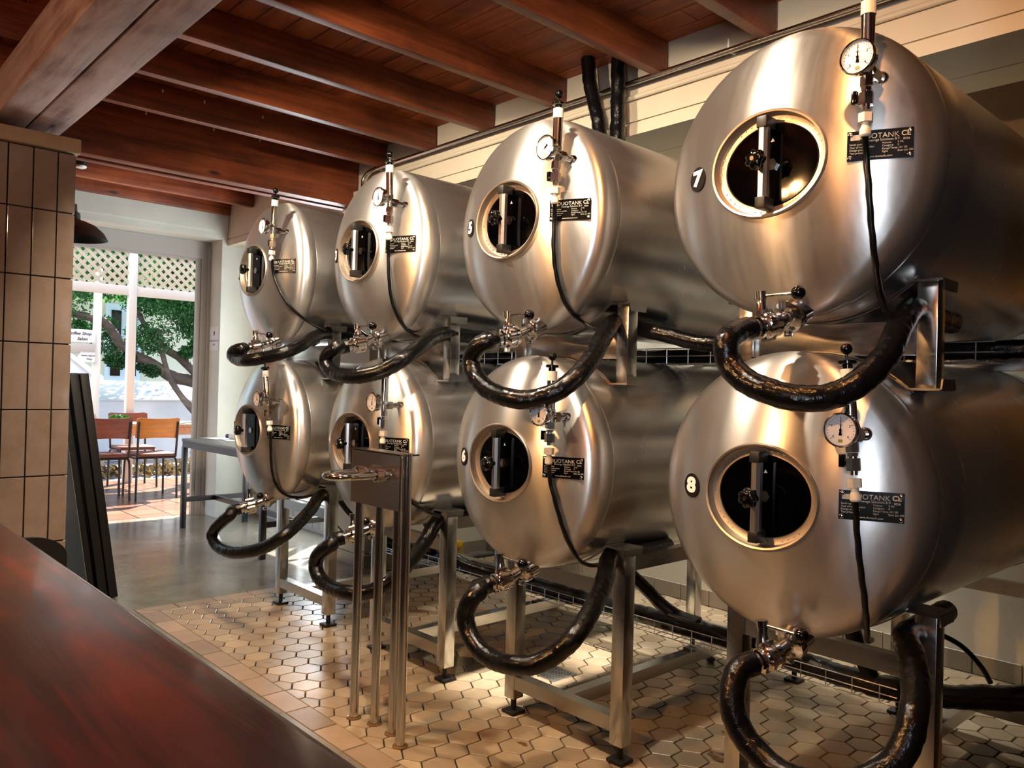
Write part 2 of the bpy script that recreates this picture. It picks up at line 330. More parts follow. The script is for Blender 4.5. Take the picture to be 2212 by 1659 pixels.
TANKS = {
7:{'pos':[-1.0332,1.8073,1.8189],'cap':[0.247,-0.03,0.299],'nut':[0.246,-0.03,0.055],'dial':[0.249,-0.085,0.175],'stem':[-0.019,-0.0,-0.315],'lev':[0.08,-0.0,-0.321],'hose':[[0.009,-0.08,-0.413],[-0.011,-0.116,-0.417],[-0.026,-0.14,-0.447],[-0.019,-0.141,-0.49],[0.02,-0.143,-0.532],[0.091,-0.144,-0.562],[0.161,-0.123,-0.576],[0.217,-0.08,-0.566],[0.259,-0.032,-0.527],[0.267,0.065,-0.468],[0.254,0.163,-0.399],[0.244,0.26,-0.348]],'tube':[[0.246,-0.03,0.017],[0.238,-0.004,-0.024],[0.242,0.003,-0.089],[0.241,0.024,-0.174],[0.236,0.064,-0.258],[0.214,0.147,-0.317],[0.192,0.23,-0.351]]},
5:{'pos':[-2.0166,1.8303,1.8189],'cap':[0.243,-0.03,0.302],'nut':[0.237,-0.03,0.059],'dial':[0.243,-0.085,0.184],'stem':[-0.001,-0.0,-0.312],'lev':[0.102,-0.0,-0.325],'hose':[[0.064,-0.08,-0.408],[0.047,-0.113,-0.413],[0.009,-0.14,-0.436],[-0.024,-0.141,-0.483],[0.005,-0.142,-0.536],[0.079,-0.144,-0.58],[0.195,-0.145,-0.603],[0.244,-0.105,-0.601],[0.308,-0.065,-0.574],[0.337,-0.008,-0.523],[0.314,0.082,-0.463],[0.276,0.171,-0.398],[0.251,0.26,-0.338]],'tube':[[0.238,-0.03,0.021],[0.221,-0.013,-0.028],[0.214,-0.007,-0.104],[0.206,0.012,-0.179],[0.206,0.038,-0.247],[0.201,0.083,-0.302],[0.183,0.163,-0.335],[0.216,0.198,-0.361],[0.242,0.23,-0.367]]},
3:{'pos':[-2.968,1.8353,1.8189],'cap':[0.24,-0.03,0.302],'nut':[0.249,-0.03,0.056],'dial':[0.246,-0.085,0.181],'stem':[-0.016,-0.0,-0.314],'lev':[0.098,-0.0,-0.324],'hose':[[0.044,-0.08,-0.41],[0.021,-0.116,-0.418],[-0.022,-0.14,-0.45],[-0.03,-0.141,-0.488],[0.036,-0.143,-0.526],[0.169,-0.144,-0.54],[0.258,-0.123,-0.533],[0.319,-0.08,-0.511],[0.372,-0.032,-0.467],[0.356,0.065,-0.409],[0.305,0.163,-0.368],[0.28,0.26,-0.345]],'tube':[[0.246,-0.03,0.019],[0.221,-0.013,-0.034],[0.211,-0.001,-0.125],[0.2,0.02,-0.209],[0.198,0.053,-0.28],[0.173,0.11,-0.326],[0.14,0.189,-0.355],[0.172,0.23,-0.364]]},
1:{'pos':[-3.9344,1.8093,1.8189],'cap':[0.244,-0.03,0.307],'nut':[0.225,-0.03,0.067],'dial':[0.23,-0.085,0.188],'stem':[0.006,-0.0,-0.312],'lev':[0.16,-0.0,-0.337],'hose':[[0.127,-0.08,-0.411],[0.129,-0.12,-0.41],[0.08,-0.14,-0.421],[0.058,-0.142,-0.443],[0.134,-0.143,-0.467],[0.256,-0.145,-0.468],[0.316,-0.097,-0.455],[0.406,-0.049,-0.433],[0.401,0.046,-0.391],[0.32,0.153,-0.346],[0.263,0.26,-0.315]],'tube':[[0.231,-0.03,0.028],[0.216,-0.015,-0.032],[0.234,0.003,-0.099],[0.264,0.03,-0.166],[0.282,0.079,-0.222],[0.281,0.138,-0.259],[0.305,0.193,-0.29],[0.315,0.23,-0.303]]},
8:{'pos':[-1.0422,1.8273,0.9959],'cap':[0.22,-0.03,0.301],'nut':[0.241,-0.03,0.059],'dial':[0.231,-0.085,0.179],'stem':[0.004,-0.0,-0.312],'lev':[0.108,-0.0,-0.324],'hose':[[0.029,-0.08,-0.394],[0.008,-0.103,-0.423],[0.001,-0.127,-0.459],[0.015,-0.14,-0.503],[0.038,-0.141,-0.542],[0.079,-0.142,-0.574],[0.121,-0.143,-0.593],[0.162,-0.143,-0.6],[0.239,-0.144,-0.588],[0.305,-0.131,-0.561],[0.361,-0.103,-0.517],[0.382,-0.075,-0.469],[0.385,-0.046,-0.417],[0.369,0.008,-0.389],[0.341,0.071,-0.357],[0.306,0.134,-0.334],[0.262,0.22,-0.33]],'tube':[[0.243,-0.03,0.021],[0.238,-0.003,-0.061],[0.24,0.014,-0.139],[0.24,0.041,-0.22],[0.230,0.078,-0.289],[0.212,0.125,-0.333],[0.19,0.20,-0.352]]},
6:{'pos':[-2.0106,1.8223,0.9959],'cap':[0.246,-0.03,0.294],'nut':[0.242,-0.03,0.058],'dial':[0.248,-0.085,0.177],'stem':[-0.005,-0.0,-0.311],'lev':[0.103,-0.0,-0.326],'hose':[[0.048,-0.08,-0.384],[0.021,-0.108,-0.412],[0.005,-0.137,-0.444],[-0.014,-0.141,-0.5],[0.011,-0.142,-0.553],[0.069,-0.143,-0.59],[0.149,-0.144,-0.604],[0.233,-0.145,-0.593],[0.286,-0.111,-0.583],[0.336,-0.077,-0.547],[0.377,-0.042,-0.495],[0.366,0.031,-0.449],[0.339,0.107,-0.405],[0.305,0.184,-0.353],[0.262,0.257,-0.31]],'tube':[[0.244,-0.03,0.02],[0.229,-0.009,-0.033],[0.238,0.003,-0.091],[0.247,0.024,-0.162],[0.252,0.053,-0.228],[0.235,0.122,-0.298],[0.216,0.193,-0.334],[0.237,0.23,-0.335]]},
4:{'pos':[-2.968,1.8283,0.9959],'cap':[0.257,-0.03,0.292],'nut':[0.252,-0.03,0.057],'dial':[0.252,-0.085,0.182],'stem':[0.0,-0.0,-0.304],'lev':[0.096,-0.0,-0.323],'hose':[[0.062,-0.08,-0.382],[0.02,-0.113,-0.417],[-0.033,-0.14,-0.462],[-0.061,-0.141,-0.52],[-0.017,-0.142,-0.564],[0.082,-0.144,-0.583],[0.205,-0.145,-0.576],[0.257,-0.105,-0.572],[0.306,-0.065,-0.549],[0.328,-0.008,-0.516],[0.307,0.082,-0.463],[0.279,0.171,-0.401],[0.254,0.26,-0.322]],'tube':[[0.256,-0.03,0.02],[0.235,-0.004,-0.058],[0.261,0.027,-0.159],[0.289,0.07,-0.21],[0.293,0.124,-0.246],[0.295,0.187,-0.277],[0.303,0.23,-0.292]]},
2:{'pos':[-3.9464,1.8103,0.9959],'cap':[0.204,-0.03,0.289],'nut':[0.259,-0.03,0.05],'dial':[0.231,-0.085,0.168],'stem':[0.002,-0.0,-0.306],'lev':[0.116,-0.0,-0.326],'hose':[[0.067,-0.08,-0.381],[0.032,-0.116,-0.422],[-0.06,-0.14,-0.488],[-0.123,-0.141,-0.545],[-0.047,-0.143,-0.589],[0.109,-0.144,-0.594],[0.24,-0.123,-0.575],[0.349,-0.08,-0.539],[0.442,-0.032,-0.477],[0.408,0.065,-0.425],[0.349,0.163,-0.373],[0.265,0.26,-0.327]],'tube':[[0.269,-0.03,0.016],[0.231,-0.007,-0.056],[0.217,0.007,-0.159],[0.201,0.032,-0.24],[0.193,0.071,-0.298],[0.191,0.124,-0.33],[0.193,0.193,-0.339],[0.238,0.23,-0.324]]},
}
SKY, SUN, LAMP, BAR, WIN, BAY, WORK, EXPO = .64, 33.0, 126, 58, 76, 125, 200, 0.02
# ------------------------------------------------------------------ the room
XW = -7.15; YB = 3.0; YR = 4.05; ZC = 2.87
# floors
struct(MB().span((-7.45,-2.7,-.12),(2.5,4.2,-.012)), 'floor', M['grout'])
m = MB()                                                     # hexagonal tiles: raised, chamfered
w, rw, hh = .1128, .0977, .0651; gx0, gy0 = -2.251, 1.927
def poly_clip(pts, xmin, ymin, ymax, xmax):
    for ax, lim, sg in ((0,xmin,1),(1,ymin,1),(1,ymax,-1),(0,xmax,-1)):
        out = []
        for i in range(len(pts)):
            a, b = pts[i-1], pts[i]; da, db = (a[ax]-lim)*sg, (b[ax]-lim)*sg
            if (da >= 0) != (db >= 0):
                t = da/(da-db); out.append((a[0]+(b[0]-a[0])*t, a[1]+(b[1]-a[1])*t))
            if db >= 0: out.append(b)
        pts = out
        if len(pts) < 3: return []
    return pts
def add_tile(mb, pts, z=0.0, g=.0028, ch=.002, tint=None, drop=.012):
    cx = sum(p[0] for p in pts)/len(pts); cy = sum(p[1] for p in pts)/len(pts)
    def inset(d):
        out = []
        for x, y in pts:
            L = math.hypot(x-cx, y-cy)
            k = max(.1, 1-d*1.12/max(L,1e-6)); out.append((cx+(x-cx)*k, cy+(y-cy)*k))
        return out
    A = inset(g); B = inset(g+ch); n = len(pts)
    vs = [(x,y,z) for x,y in B] + [(x,y,z-ch) for x,y in A] + [(x,y,z-drop) for x,y in A]
    fs = [tuple(range(n))] + [(i,(i+1)%n,n+(i+1)%n,n+i) for i in range(n)] + [(n+i,n+(i+1)%n,2*n+(i+1)%n,2*n+i) for i in range(n)]
    mb.add(vs, fs, tint)
for j in range(-5, 23):
    for i in range(-20, 42):
        cx = gx0 + i*w + (w/2 if j % 2 else 0); cy = gy0 + j*rw
        pts = [(cx + hh*math.sin(PI*k/3), cy + hh*math.cos(PI*k/3)) for k in range(6)][::-1]
        pts = poly_clip(pts, -4.435, 1.54, 4.04, 2.3)
        if len(pts) >= 3:
            ar = abs(sum(pts[k-1][0]*pts[k][1]-pts[k][0]*pts[k-1][1] for k in range(len(pts))))/2
            if ar > .0006: add_tile(m, pts, tint=random.random())
struct(m, 'floor_hexagon_tiles', M['hexa'], flat=True, tint=True)
m = MB()
for i in range(0, 34):
    x0 = -4.53 + .104 + (i-1)*.2055 if i else -4.53
    x1 = -4.53 + .104 + i*.2055
    add_tile(m, [(x0,1.44),(x1,1.44),(x1,1.54),(max(x0,-4.435),1.54)] if i == 0 else [(x0,1.44),(x1,1.44),(x1,1.54),(x0,1.54)], tint=random.random())
for i in range(0, 7):
    y0 = 1.44 if i == 0 else 1.651+(i-1)*.2115; y1 = 1.651+i*.2115
    if y1 > 2.94: y1 = 2.94
    if y1-y0 < .02: continue
    add_tile(m, [(-4.53,y0),(-4.435,y0+(.1 if i == 0 else 0)),(-4.435,y1),(-4.53,y1)], tint=random.random()*.6)
struct(m, 'floor_border_tiles', M['border'], flat=True, tint=True)
m = MB(); m.span((-7.45,-2.7,-.05),(-4.53,4.2,0)); m.span((-4.53,-2.7,-.05),(2.5,1.437,0))
struct(m, 'floor_concrete', M['concrete'])
# ceiling boards
m = MB(); y = -2.7; k = 0
while y < 4.15:
    wd = .118 + .03*random.random(); x = -7.4 + random.random()*.5; xs = [-7.45]
    while x < 2.3: xs.append(x); x += 1.1 + random.random()*1.2
    xs.append(2.5)
    for a, b in zip(xs, xs[1:]): m.box(((a+b)/2, y+wd/2, ZC+.012), (b-a-.003, wd-.004, .024), bevel=.002, seg=1)
    y += wd
m.span((-7.45,-2.7,ZC+.02),(2.5,4.2,ZC+.08))
struct(m, 'ceiling', M['boards'])
# far door wall: opening Y .75..2.95, z 0..2.53
m = MB(); m.span((XW,-2.7,0),(XW-.3,.75,ZC)); m.span((XW,.75,2.53),(XW-.3,2.95,ZC)); m.span((XW,2.95,0),(XW-.3,4.2,ZC))
m.span((XW+.012,-2.7,2.6),(XW,2.998,ZC))
struct(m, 'wall_left', M['wallg'])
m = MB(); m.span((-5.05,YR,0),(2.5,4.2,ZC)); m.span((-5.05,2.955,0),(-4.65,YR+.02,2.6))
struct(m, 'wall_back', M['wall'])
m = MB()                                                     # window bay left of the tanks
m.span((XW,3.36,0),(-6.45,3.46,2.5)); m.span((-5.30,3.36,0),(-5.05,3.46,2.5)); m.span((-6.45,3.36,2.3),(-5.30,3.46,2.5)); m.span((-6.45,3.36,0),(-5.30,3.46,.16))
for i in range(18): m.span((-7.1+i*.114,3.345,.03),(-7.1+i*.114+.104,3.36,.15))
m.span((XW,3.335,0),(-5.05,3.36,.03)); m.span((XW,3.33,.15),(-5.05,3.36,.175))
struct(m, 'trim_2', M['whitepaint'])
struct(MB().span((2.35,-2.7,0),(2.5,2.15,ZC)), 'wall_right', M['dim'])
struct(MB().span((-.45,1.85,0),(2.5,1.97,ZC)).span((-.45,1.97,0),(-.33,4.05,ZC)), 'wall_added_dark', M['darkwall'])  # added unseen wall, dark so the nearest tanks' sides reflect little light
struct(MB().span((-7.45,-2.7,0),(.9,-2.55,ZC)).span((1.9,-2.7,0),(2.5,-2.55,ZC)).span((.9,-2.7,0),(1.9,-2.55,.25)).span((.9,-2.7,2.4),(1.9,-2.55,ZC)), 'wall_front', M['dim'])
m = MB(); m.span((.9,-2.64,.25),(.95,-2.58,2.4)); m.span((1.85,-2.64,.25),(1.9,-2.58,2.4)); m.span((.9,-2.64,.25),(1.9,-2.58,.30)); m.span((.9,-2.64,2.35),(1.9,-2.58,2.4))
win = struct(m, 'window_2', M['whitepaint'])
MB().span((.9,-2.612,.25),(1.9,-2.606,2.4)).build('pane', M['pane'], win)
# painted bulkhead over the tanks, with its groove
m = MB(); m.span((XW,YB,2.545),(-.45,3.49,ZC)); m.span((XW,YB,2.48),(-.45,3.295,2.533)); m.span((XW,3.302,2.48),(-.45,3.49,2.533)); m.span((XW,YB+.012,2.53),(-.45,3.48,2.55))
struct(m, 'trim_1', M['bulk'])
# skirting tiles
m = MB(); x = -4.64
while x < -.6:
    m.box((x+.099, YR-.006, .047), (.194,.012,.09), bevel=.002, seg=1); m.c[-1] = None; x += .2
struct(m, 'baseboard_back', M['skirt'], tint=True)
m = MB(); m.span((-5.05,2.945,0),(-4.64,2.956,.08)); m.span((-4.65,2.945,0),(-4.638,YR,.08))
struct(m, 'baseboard_left', M['skirt'], tint=True)
# door frame
m = MB(); ZD = 2.37
m.span((-7.45,2.87,0),(-7.405,2.949,2.528)); m.span((-7.45,.752,0),(-7.405,.85,2.528)); m.span((-7.45,.85,ZD),(-7.405,2.87,2.528))
m.span((-7.47,2.835,0),(-7.425,2.875,ZD+.02)); m.span((-7.47,.8,ZD-.02),(-7.425,2.835,ZD+.02)); m.span((-7.42,2.92,0),(-7.39,2.949,2.50))
struct(m, 'door_1', M['cream'])
# bay window
m = MB()
for x in (-6.45,-5.90,-5.36): m.span((x,3.38,.17),(x+.06,3.43,2.3))
for z in (.17,1.2,2.24): m.span((-6.45,3.38,z),(-5.30,3.43,z+.06))
win = struct(m, 'window_1', M['whitepaint'])
MB().span((-6.45,3.402,.17),(-5.30,3.408,2.3)).build('pane', M['pane'], win)

struct(MB().span((-7.45,3.47,2.31),(-4.6,4.45,2.37)), 'roof_sun_blocker', M['whitepaint'])  # added unseen overhang, trims the sun patch falling through the bay window
# ------------------------------------------------------------------ column, beams, joists
m = MB(); m.span((-5.15,.2,0),(-4.51,1.083,2.377)); core = struct(m, 'tiled_column', M['grout'])
tag(core, 'glazed beige tiled column holding up the rough double beam', 'column'); del core['kind']
m = MB()
zr = [2.374,2.073,1.742,1.411,1.08,.75,.42,.09,0]
for a, b in zip(zr, zr[1:]):
    y = 1.088; n = 0
    while y > .22:
        wd = .078 if n == 0 else .1075; n += 1
        m.box((-4.504, y-wd/2, (a+b)/2), (.014, wd-.006, a-b-.006), bevel=.002, seg=1); y -= wd
    x = -4.512
    while x > -5.12:
        m.box((x-.054, 1.088, (a+b)/2), (.102, .012, a-b-.006), bevel=.002, seg=1); x -= .1075
m.c = [.5]*len(m.f)
m.build('wall_tile', M['coltile'], core, tint=True)
m = MB(); m.box((-4.82,.655,2.413), (.70,.90,.072), bevel=.004); m.c = [.4]*len(m.f); m.build('cap_tile', M['captile'], core, tint=True)
MB().span((-5.1,.70,2.449),(-4.72,1.06,2.499)).build('padstone', M['cream'], core)
for ya, yb, lab in ((.745,.893,'rough grey brown beam nearest the bar, half of the double beam over the tiled column'),(.902,1.052,'rough grey brown beam nearest the tanks, half of the double beam over the tiled column')):
    tag(MB().box((-1.30,(ya+yb)/2,2.6065), (7.5,yb-ya,.211), bevel=.006).build('ceiling_beam', M['beam']), lab, 'beam', 'double beam over the bar')
for xa, xb, lab in ((-5.0,-4.914,'deep timber beam with knots nearest the beer tanks, above the tiled column'),(-5.118,-5.05,'deep timber beam behind its twin above the tiled column, nearer the patio door')):
    tag(MB().box(((xa+xb)/2,2.04,2.685), (xb-xa,1.90,.37), bevel=.004).build('ceiling_beam', M['joist']), lab, 'beam', 'deep beams by the door')
order = ['first','second','third','fourth','fifth','sixth','seventh','eighth']
jx = [(-4.556,2.715),(-4.006,2.713),(-3.459,2.713),(-2.893,2.713),(-2.245,2.713),(-1.70,2.713),(-1.15,2.713),(-.60,2.713)]
for i, (x, z) in enumerate(jx):
    tag(MB().box((x-.0275,.225,(z+ZC)/2), (.055,5.53,ZC-z), bevel=.003).build('ceiling_joist', M['joist']),
        f'reddish brown ceiling joist, {order[i]} from the deep beam towards the large tanks', 'joist', 'ceiling joists')
for x, lab in ((-6.60,'dark ceiling joist in the shadows near the patio door, the nearer of two'),(-7.095,'dark ceiling joist running along the top of the patio door wall')):
    tag(MB().box((x-.0275,.225,2.81), (.055,5.53,.118), bevel=.003).build('ceiling_joist', M['joist']), lab, 'joist', 'ceiling joists')
# little white cord clips on the joists
for i, (x, y, z) in enumerate([(-4.552,1.52,2.83),(-4.552,1.75,2.83),(-4.552,2.1,2.83),(-4.91,1.55,2.80),(-4.91,1.95,2.80),(-4.91,2.25,2.80)]):
    w1 = 'second joist' if i < 3 else 'deep beam above the tiled column'
    tag(MB().box((x+.004,y,z), (.010,.008,.018), bevel=.002).build('cord_clip', M['white']), f'tiny white clip on the {"first ceiling joist" if i < 3 else "deep beam"}, {["nearest the bar","in the middle","nearest the tanks"][i%3]}', 'clip', 'white clips on the joists')

# ------------------------------------------------------------------ pipes along the bulkhead
m = MB(); m.tube([(-4.76,2.935,2.60),(-4.76,2.937,2.66),(-4.72,2.95,2.70),(-4.64,2.95,2.708),(-4.5,2.95,2.711)], .0135)
m.cyl((-4.5,2.95,2.711),(-.452,2.95,2.711), .0135)
p = tag(m.build('steel_pipe', M['pole']), 'polished steel pipe running along the bulkhead above the tanks', 'pipe')
for x in (-4.62,-2.95,-1.9): MB().cyl((x,2.95,2.72),(x,2.95,2.76),.006).cyl((x,2.95,2.711),(x,3.0,2.711),.007).build('pipe_bracket', M['white'], p)
tag(MB().cyl((-4.7,2.988,2.655),(-.452,2.988,2.655), .0125).build('wall_conduit', M['bulk']), 'thin cream painted conduit fixed below the polished steel pipe', 'conduit')
def ripple(r, amp=.05, nn=14):
    ph = [random.random()*6 for _ in range(4)]
    def f(i, k, n):
        a = 2*PI*k/nn
        return r*(1 + amp*(.5*math.sin(i*.83+a+ph[0]) + .35*math.sin(i*1.9-2*a+ph[1]) + .3*math.sin(i*3.1+3*a+ph[2]) + .35*math.sin(i*.27+ph[3])) + .05*(((i/3.4 + k/nn) % 1) - .5) + .012*random.uniform(-1,1))
    return f
def hose(name, pts, r, label, cat, group, amp=.05, n=16, step=.018):
    o = MB().tube(pts, ripple(r, amp, n), n=n, step=step).build(name, M['tape'], angle=60)
    return tag(o, label, cat, group)
hose('insulated_pipe', [(-2.645,2.88,2.868),(-2.62,2.88,2.72),(-2.575,2.89,2.55),(-2.545,2.90,2.3),(-2.53,2.92,1.9),(-2.52,2.95,1.5)], .035, 'black taped pipe dropping from a hole in the ceiling, the left one of the pair', 'pipe', 'taped pipes from the ceiling', .07)
hose('insulated_pipe', [(-2.465,2.90,2.868),(-2.462,2.90,2.6),(-2.455,2.90,2.3),(-2.45,2.92,1.9),(-2.45,2.95,1.5)], .036, 'black taped pipe dropping straight from the ceiling, the right one of the pair', 'pipe', 'taped pipes from the ceiling', .07)

# ------------------------------------------------------------------ beer tanks
RT, RC, RK = .3693, .6046, .0954; YRIM = .136; XK = RT-RK
YCC = math.sqrt((RC-RK)**2 - XK**2); XC = RC*XK/(RC-RK)
def head_y(r):
    """local y of the dished head at radius r"""
    if r < XC: return YRIM + YCC - math.sqrt(RC*RC-r*r)
    return YRIM - math.sqrt(max(0, RK*RK-(min(r,RT)-XK)**2))
def oval(t, a, b): return 1/math.sqrt((math.cos(t)/a)**2 + (math.sin(t)/b)**2)
def head_n(x, z):
    r = math.hypot(x, z)
    if r < XC: return Vector((x, -(YRIM+YCC-head_y(r)), z)).normalized()
    k = XK/r; return Vector((x-x*k, head_y(r)-YRIM, z-z*k)).normalized()
def vessel_mesh(part):
    m = MB(); N = 144; rings = []
    for s in [0,.15,.3,.45,.6,.75,.88,1.0]:
        rings.append([( (lambda r: (r*math.cos(t), head_y(r), r*math.sin(t)))(oval(t,.154,.131)*(1-s)+XC*s)) for t in [2*PI*i/N for i in range(N)]])
    def circ(r, y): rings.append([(r*math.cos(2*PI*i/N), y, r*math.sin(2*PI*i/N)) for i in range(N)])
    ph0 = math.asin(XK/(RC-RK))
    for i in range(1, 13):
        a = (PI/2-ph0)*(1-i/12); circ(XK+RK*math.cos(a), YRIM-RK*math.sin(a))
    if part == 'shell': rings = []
    circ(RT-.0012, YRIM+.003)
    if part == 'shell': circ(RT, YRIM+.006)
    for y in (.3,.5,.8,1.1,1.3,1.5) if part == 'shell' else (): circ(RT, y)
    for r, y in () if part == 'head' else ((.35,1.58),(.29,1.62),(.18,1.66),(.001,1.675)): circ(r, y)
    vs = [p for r in rings for p in r]; fs = []
    for k in range(len(rings)-1):
        for i in range(N):
            j = (i+1) % N; fs.append((k*N+i,k*N+j,(k+1)*N+j,(k+1)*N+i))
    m.add(vs, fs); return m
def oval_loft(m, prof, N=72):
    """prof: (ax, az, y) rings"""
    n0 = len(m.v); vs = []; fs = []
    for a, b, y in prof:
        for i in range(N):
            t = 2*PI*i/N; r = oval(t, a, b); vs.append((r*math.cos(t), y(r) if callable(y) else y, r*math.sin(t)))
    for k in range(len(prof)-1):
        for i in range(N):
            j = (i+1) % N; fs.append((k*N+i,k*N+j,(k+1)*N+j,(k+1)*N+i))
    return vs, fs
class LB(MB):
    """MB whose shapes are given in tank-local coordinates"""
    def __init__(s, o): super().__init__(); s.o = Vector(o)
    def add(s, vs, fs, tint=None): return super().add([Vector(v)+s.o for v in vs], fs, tint)
HALO = {7:'7',5:'5',3:'3',1:'1',8:'8',6:'6',4:'4',2:'2'}
TLAB = {7:'largest looking steel beer tank with a number 7 disc, above tank number 8',5:'steel beer tank with a number 5 disc, above tank number 6',3:'steel beer tank with a number 3 disc, above the tank behind the steel stand',
 1:'upper steel beer tank nearest the patio door',8:'steel beer tank with a number 8 disc, below tank number 7',6:'steel beer tank with a number 6 disc, below tank number 5',
 4:'lower steel beer tank partly hidden by the four-pole steel stand',2:'lower steel beer tank nearest the patio door, above the smallest hose loop'}
WHO = {7:'tank number 7',5:'tank number 5',3:'tank number 3',1:'the upper tank nearest the door',8:'tank number 8',6:'tank number 6',4:'the tank behind the steel stand',2:'the lower tank nearest the door'}
shared = {}
def tank(t, D):
    P = Vector(D['pos'])
    root = thing('beer_tank', P + Vector((0,0,-RT)), TLAB[t], 'beer tank', 'stacked beer tanks')
    def share(key, name, mat, fn, parent, **k):
        if key not in shared:
            mb = LB(P); fn(mb); o = mb.build(name, M[mat], parent, **k); shared[key] = (o.data, P)
        else:
            o = bpy.data.objects.new(name, shared[key][0]); COL.objects.link(o); o.parent = parent
        return o
    def f(mb): v = vessel_mesh('shell'); mb.add(v.v, v.f)
    share('shell', 'tank_shell', 'tank', f, root, angle=50)
    def f(mb): v = vessel_mesh('head'); mb.add(v.v, v.f)
    share('head', 'dished_head', 'head', f, root, angle=50)
    # hatch: lip, etched flange, black glass, clamp bar and knob
    def f(mb):
        vs, fs = oval_loft(mb, [(.1555,.1325,lambda r: head_y(r)+.004),(.1565,.1335,lambda r: head_y(r)-.004),(.153,.130,lambda r: head_y(r)-.0075),(.148,.1255,lambda r: head_y(r)-.005),(.146,.1235,lambda r: head_y(r)+.004),
          (.144,.121,-.006),(.132,.109,-.002),(.1265,.104,-.0025),(.1245,.1025,.001),(.122,.100,.006)])
        mb.add(vs, fs)
        for k in range(46):                                   # embossed marks around the flange
            a = 2*PI*k/46
            if k % 6 in (0,1): continue
            r = oval(a, .138, .115); mb.box((r*math.cos(a), -.0045, r*math.sin(a)), (.0035,.003,.0035))
    h = share('flange', 'hatch_flange', 'flange', f, root, angle=50)
    def f(mb):
        vs, fs = oval_loft(mb, [(.1255,.1035,.003),(.123,.101,-.003),(.09,.07,-.0045),(.04,.03,-.005),(.0005,.0004,-.005)]); mb.add(vs, fs)
    share('glass', 'hatch_glass', 'glass', f, h, angle=60)
    share('hnut', 'hatch_nut', 'chrome', lambda mb: mb.hexa((.006,-.004,.0),(.006,-.013,0),.016), h)
    share('warn', 'warning_mark', 'paintw', lambda mb: mb.prism([(-.005,-.004),(.005,-.004),(0,.005)], (.006,-.0052,.062), (1,0,0),(0,0,1),(0,-1,0), .0008), h)
    share('cbar', 'clamp_bar', 'bar', lambda mb: mb.prism([(-.0125,0),(-.0125,-.012),(-.006,-.02),(.006,-.02),(.0125,-.012),(.0125,0)], (0,-.03,-.088),(1,0,0),(0,1,0),(0,0,1), .176), root)
    for s in (-1,1): share(f'cend{s}', 'clamp_bar_end', 'blackbar', lambda mb: mb.box((0,-.029,s*.099), (.027,.046,.028), bevel=.002), root)
    def f(mb):
        mb.cyl((0,-.048,0),(0,-.068,0),.009)
        vs = []; fs = []; N = 56
        for y, k in ((-.064,.80),(-.068,1.0),(-.080,1.0),(-.087,.86),(-.090,.5),(-.0905,.0)):
            for i in range(N):
                a = 2*PI*i/N; r = max(1e-4, k*(.0235+.0022*math.cos(7*a))); vs.append((r*math.cos(a), y, r*math.sin(a)))
        for q in range(5):
            for i in range(N): fs.append((q*N+i, q*N+(i+1)%N, (q+1)*N+(i+1)%N, (q+1)*N+i))
        fs.append(tuple(range(N))); mb.add(vs, fs)
    kn = share('knob', 'clamp_knob', 'black', f, root, angle=50)
    share('insert', 'knob_insert', 'chrome', lambda mb: mb.cyl((0,-.089,0),(0,-.0925,0),.0055), kn)
    # number disc
    nx, nz = -.2135, .003; n = head_n(nx, nz); ex = Vector((-n.y, n.x, 0)).normalized()*1; ex = Vector((0,0,1)).cross(n).normalized(); ez = n.cross(ex)
    c = Vector((nx, head_y(math.hypot(nx,nz)), nz)) + n*.0012
    if t != 4:
        d = LB(P).lathe(c-n*.002, n, [(.0325,0),(.0325,.003)], 40).build('number_disc', M['disc'], root)
    else: d = root
    LB(P).text(HALO[t], c+n*(.0018 if t != 4 else .0006), ex, ez, .054, .0005, weight=.0027, squeeze=1.4).build('number', M['paintw'], d, flat=True)
    # maker's plate
    a = Vector((.1955, head_y(.1975), .0)); b = Vector((.318, head_y(.319), .0)); ex = (b-a).normalized(); nn = Vector((ex.y,-ex.x,0)); c = (a+b)/2 + nn*.004 + Vector((0,0,.0045))
    up = Vector((0,0,1))
    def W(u, v, o=.0): return c + ex*u + up*v + nn*o
    def f(mb): mb.prism([(-.069,-.034),(.069,-.034),(.069,.034),(-.069,.034)], c-nn*.001, ex, up, nn, .002)
    pl = share('plate', 'maker_plate', 'plate', f, root)
    def f(mb):
        mb.text('DUOTANK', W(-.002,.020,.0014), ex, up, .0165, .0002); mb.text('CE', W(.053,.021,.0014), ex, up, .016, .0002, weight=.0004)
        mb.text('0026', W(.054,.009,.0014), ex, up, .007, .0002)
        mb.prism([(-.010,-.006),(.010,-.006),(.010,.006),(-.010,.006)], W(-.052,.019,.0010), ex, up, nn, .0006)
        mb.text('Beverage Solutions B.V.', W(.006,.0105,.0014), ex, up, .0075, .0002)
        for i, (l, r, q) in enumerate([('Serial number','Volume','5 HL'),('Year of construction','Category','II'),('Design pressure','Range/Temp','-10 / 50'),('Test pressure','Signs','Boer Jan 202')]):
            z = .003-.0065*i
            mb.text(l, W(-.064,z,.0014), ex, up, .0062, .0002, align='LEFT'); mb.text(r, W(.004,z,.0014), ex, up, .0062, .0002, align='LEFT'); mb.text(q, W(.036,z,.0014), ex, up, .0062, .0002, align='LEFT')
        mb.text('www.duotank.com', W(.0,-.0265,.0014), ex, up, .0068, .0002)
    share('plett', 'plate_lettering', 'letter', f, pl, flat=True)
    for u in (-.062,.062):
        for v_ in (-.027,.027): share(f'plscr{u}{v_}', 'plate_screw', 'chrome', lambda mb: mb.lathe(W(u,v_,.0005), nn, [(.0055,0),(.0055,.003),(.003,.0045)], 14), pl)
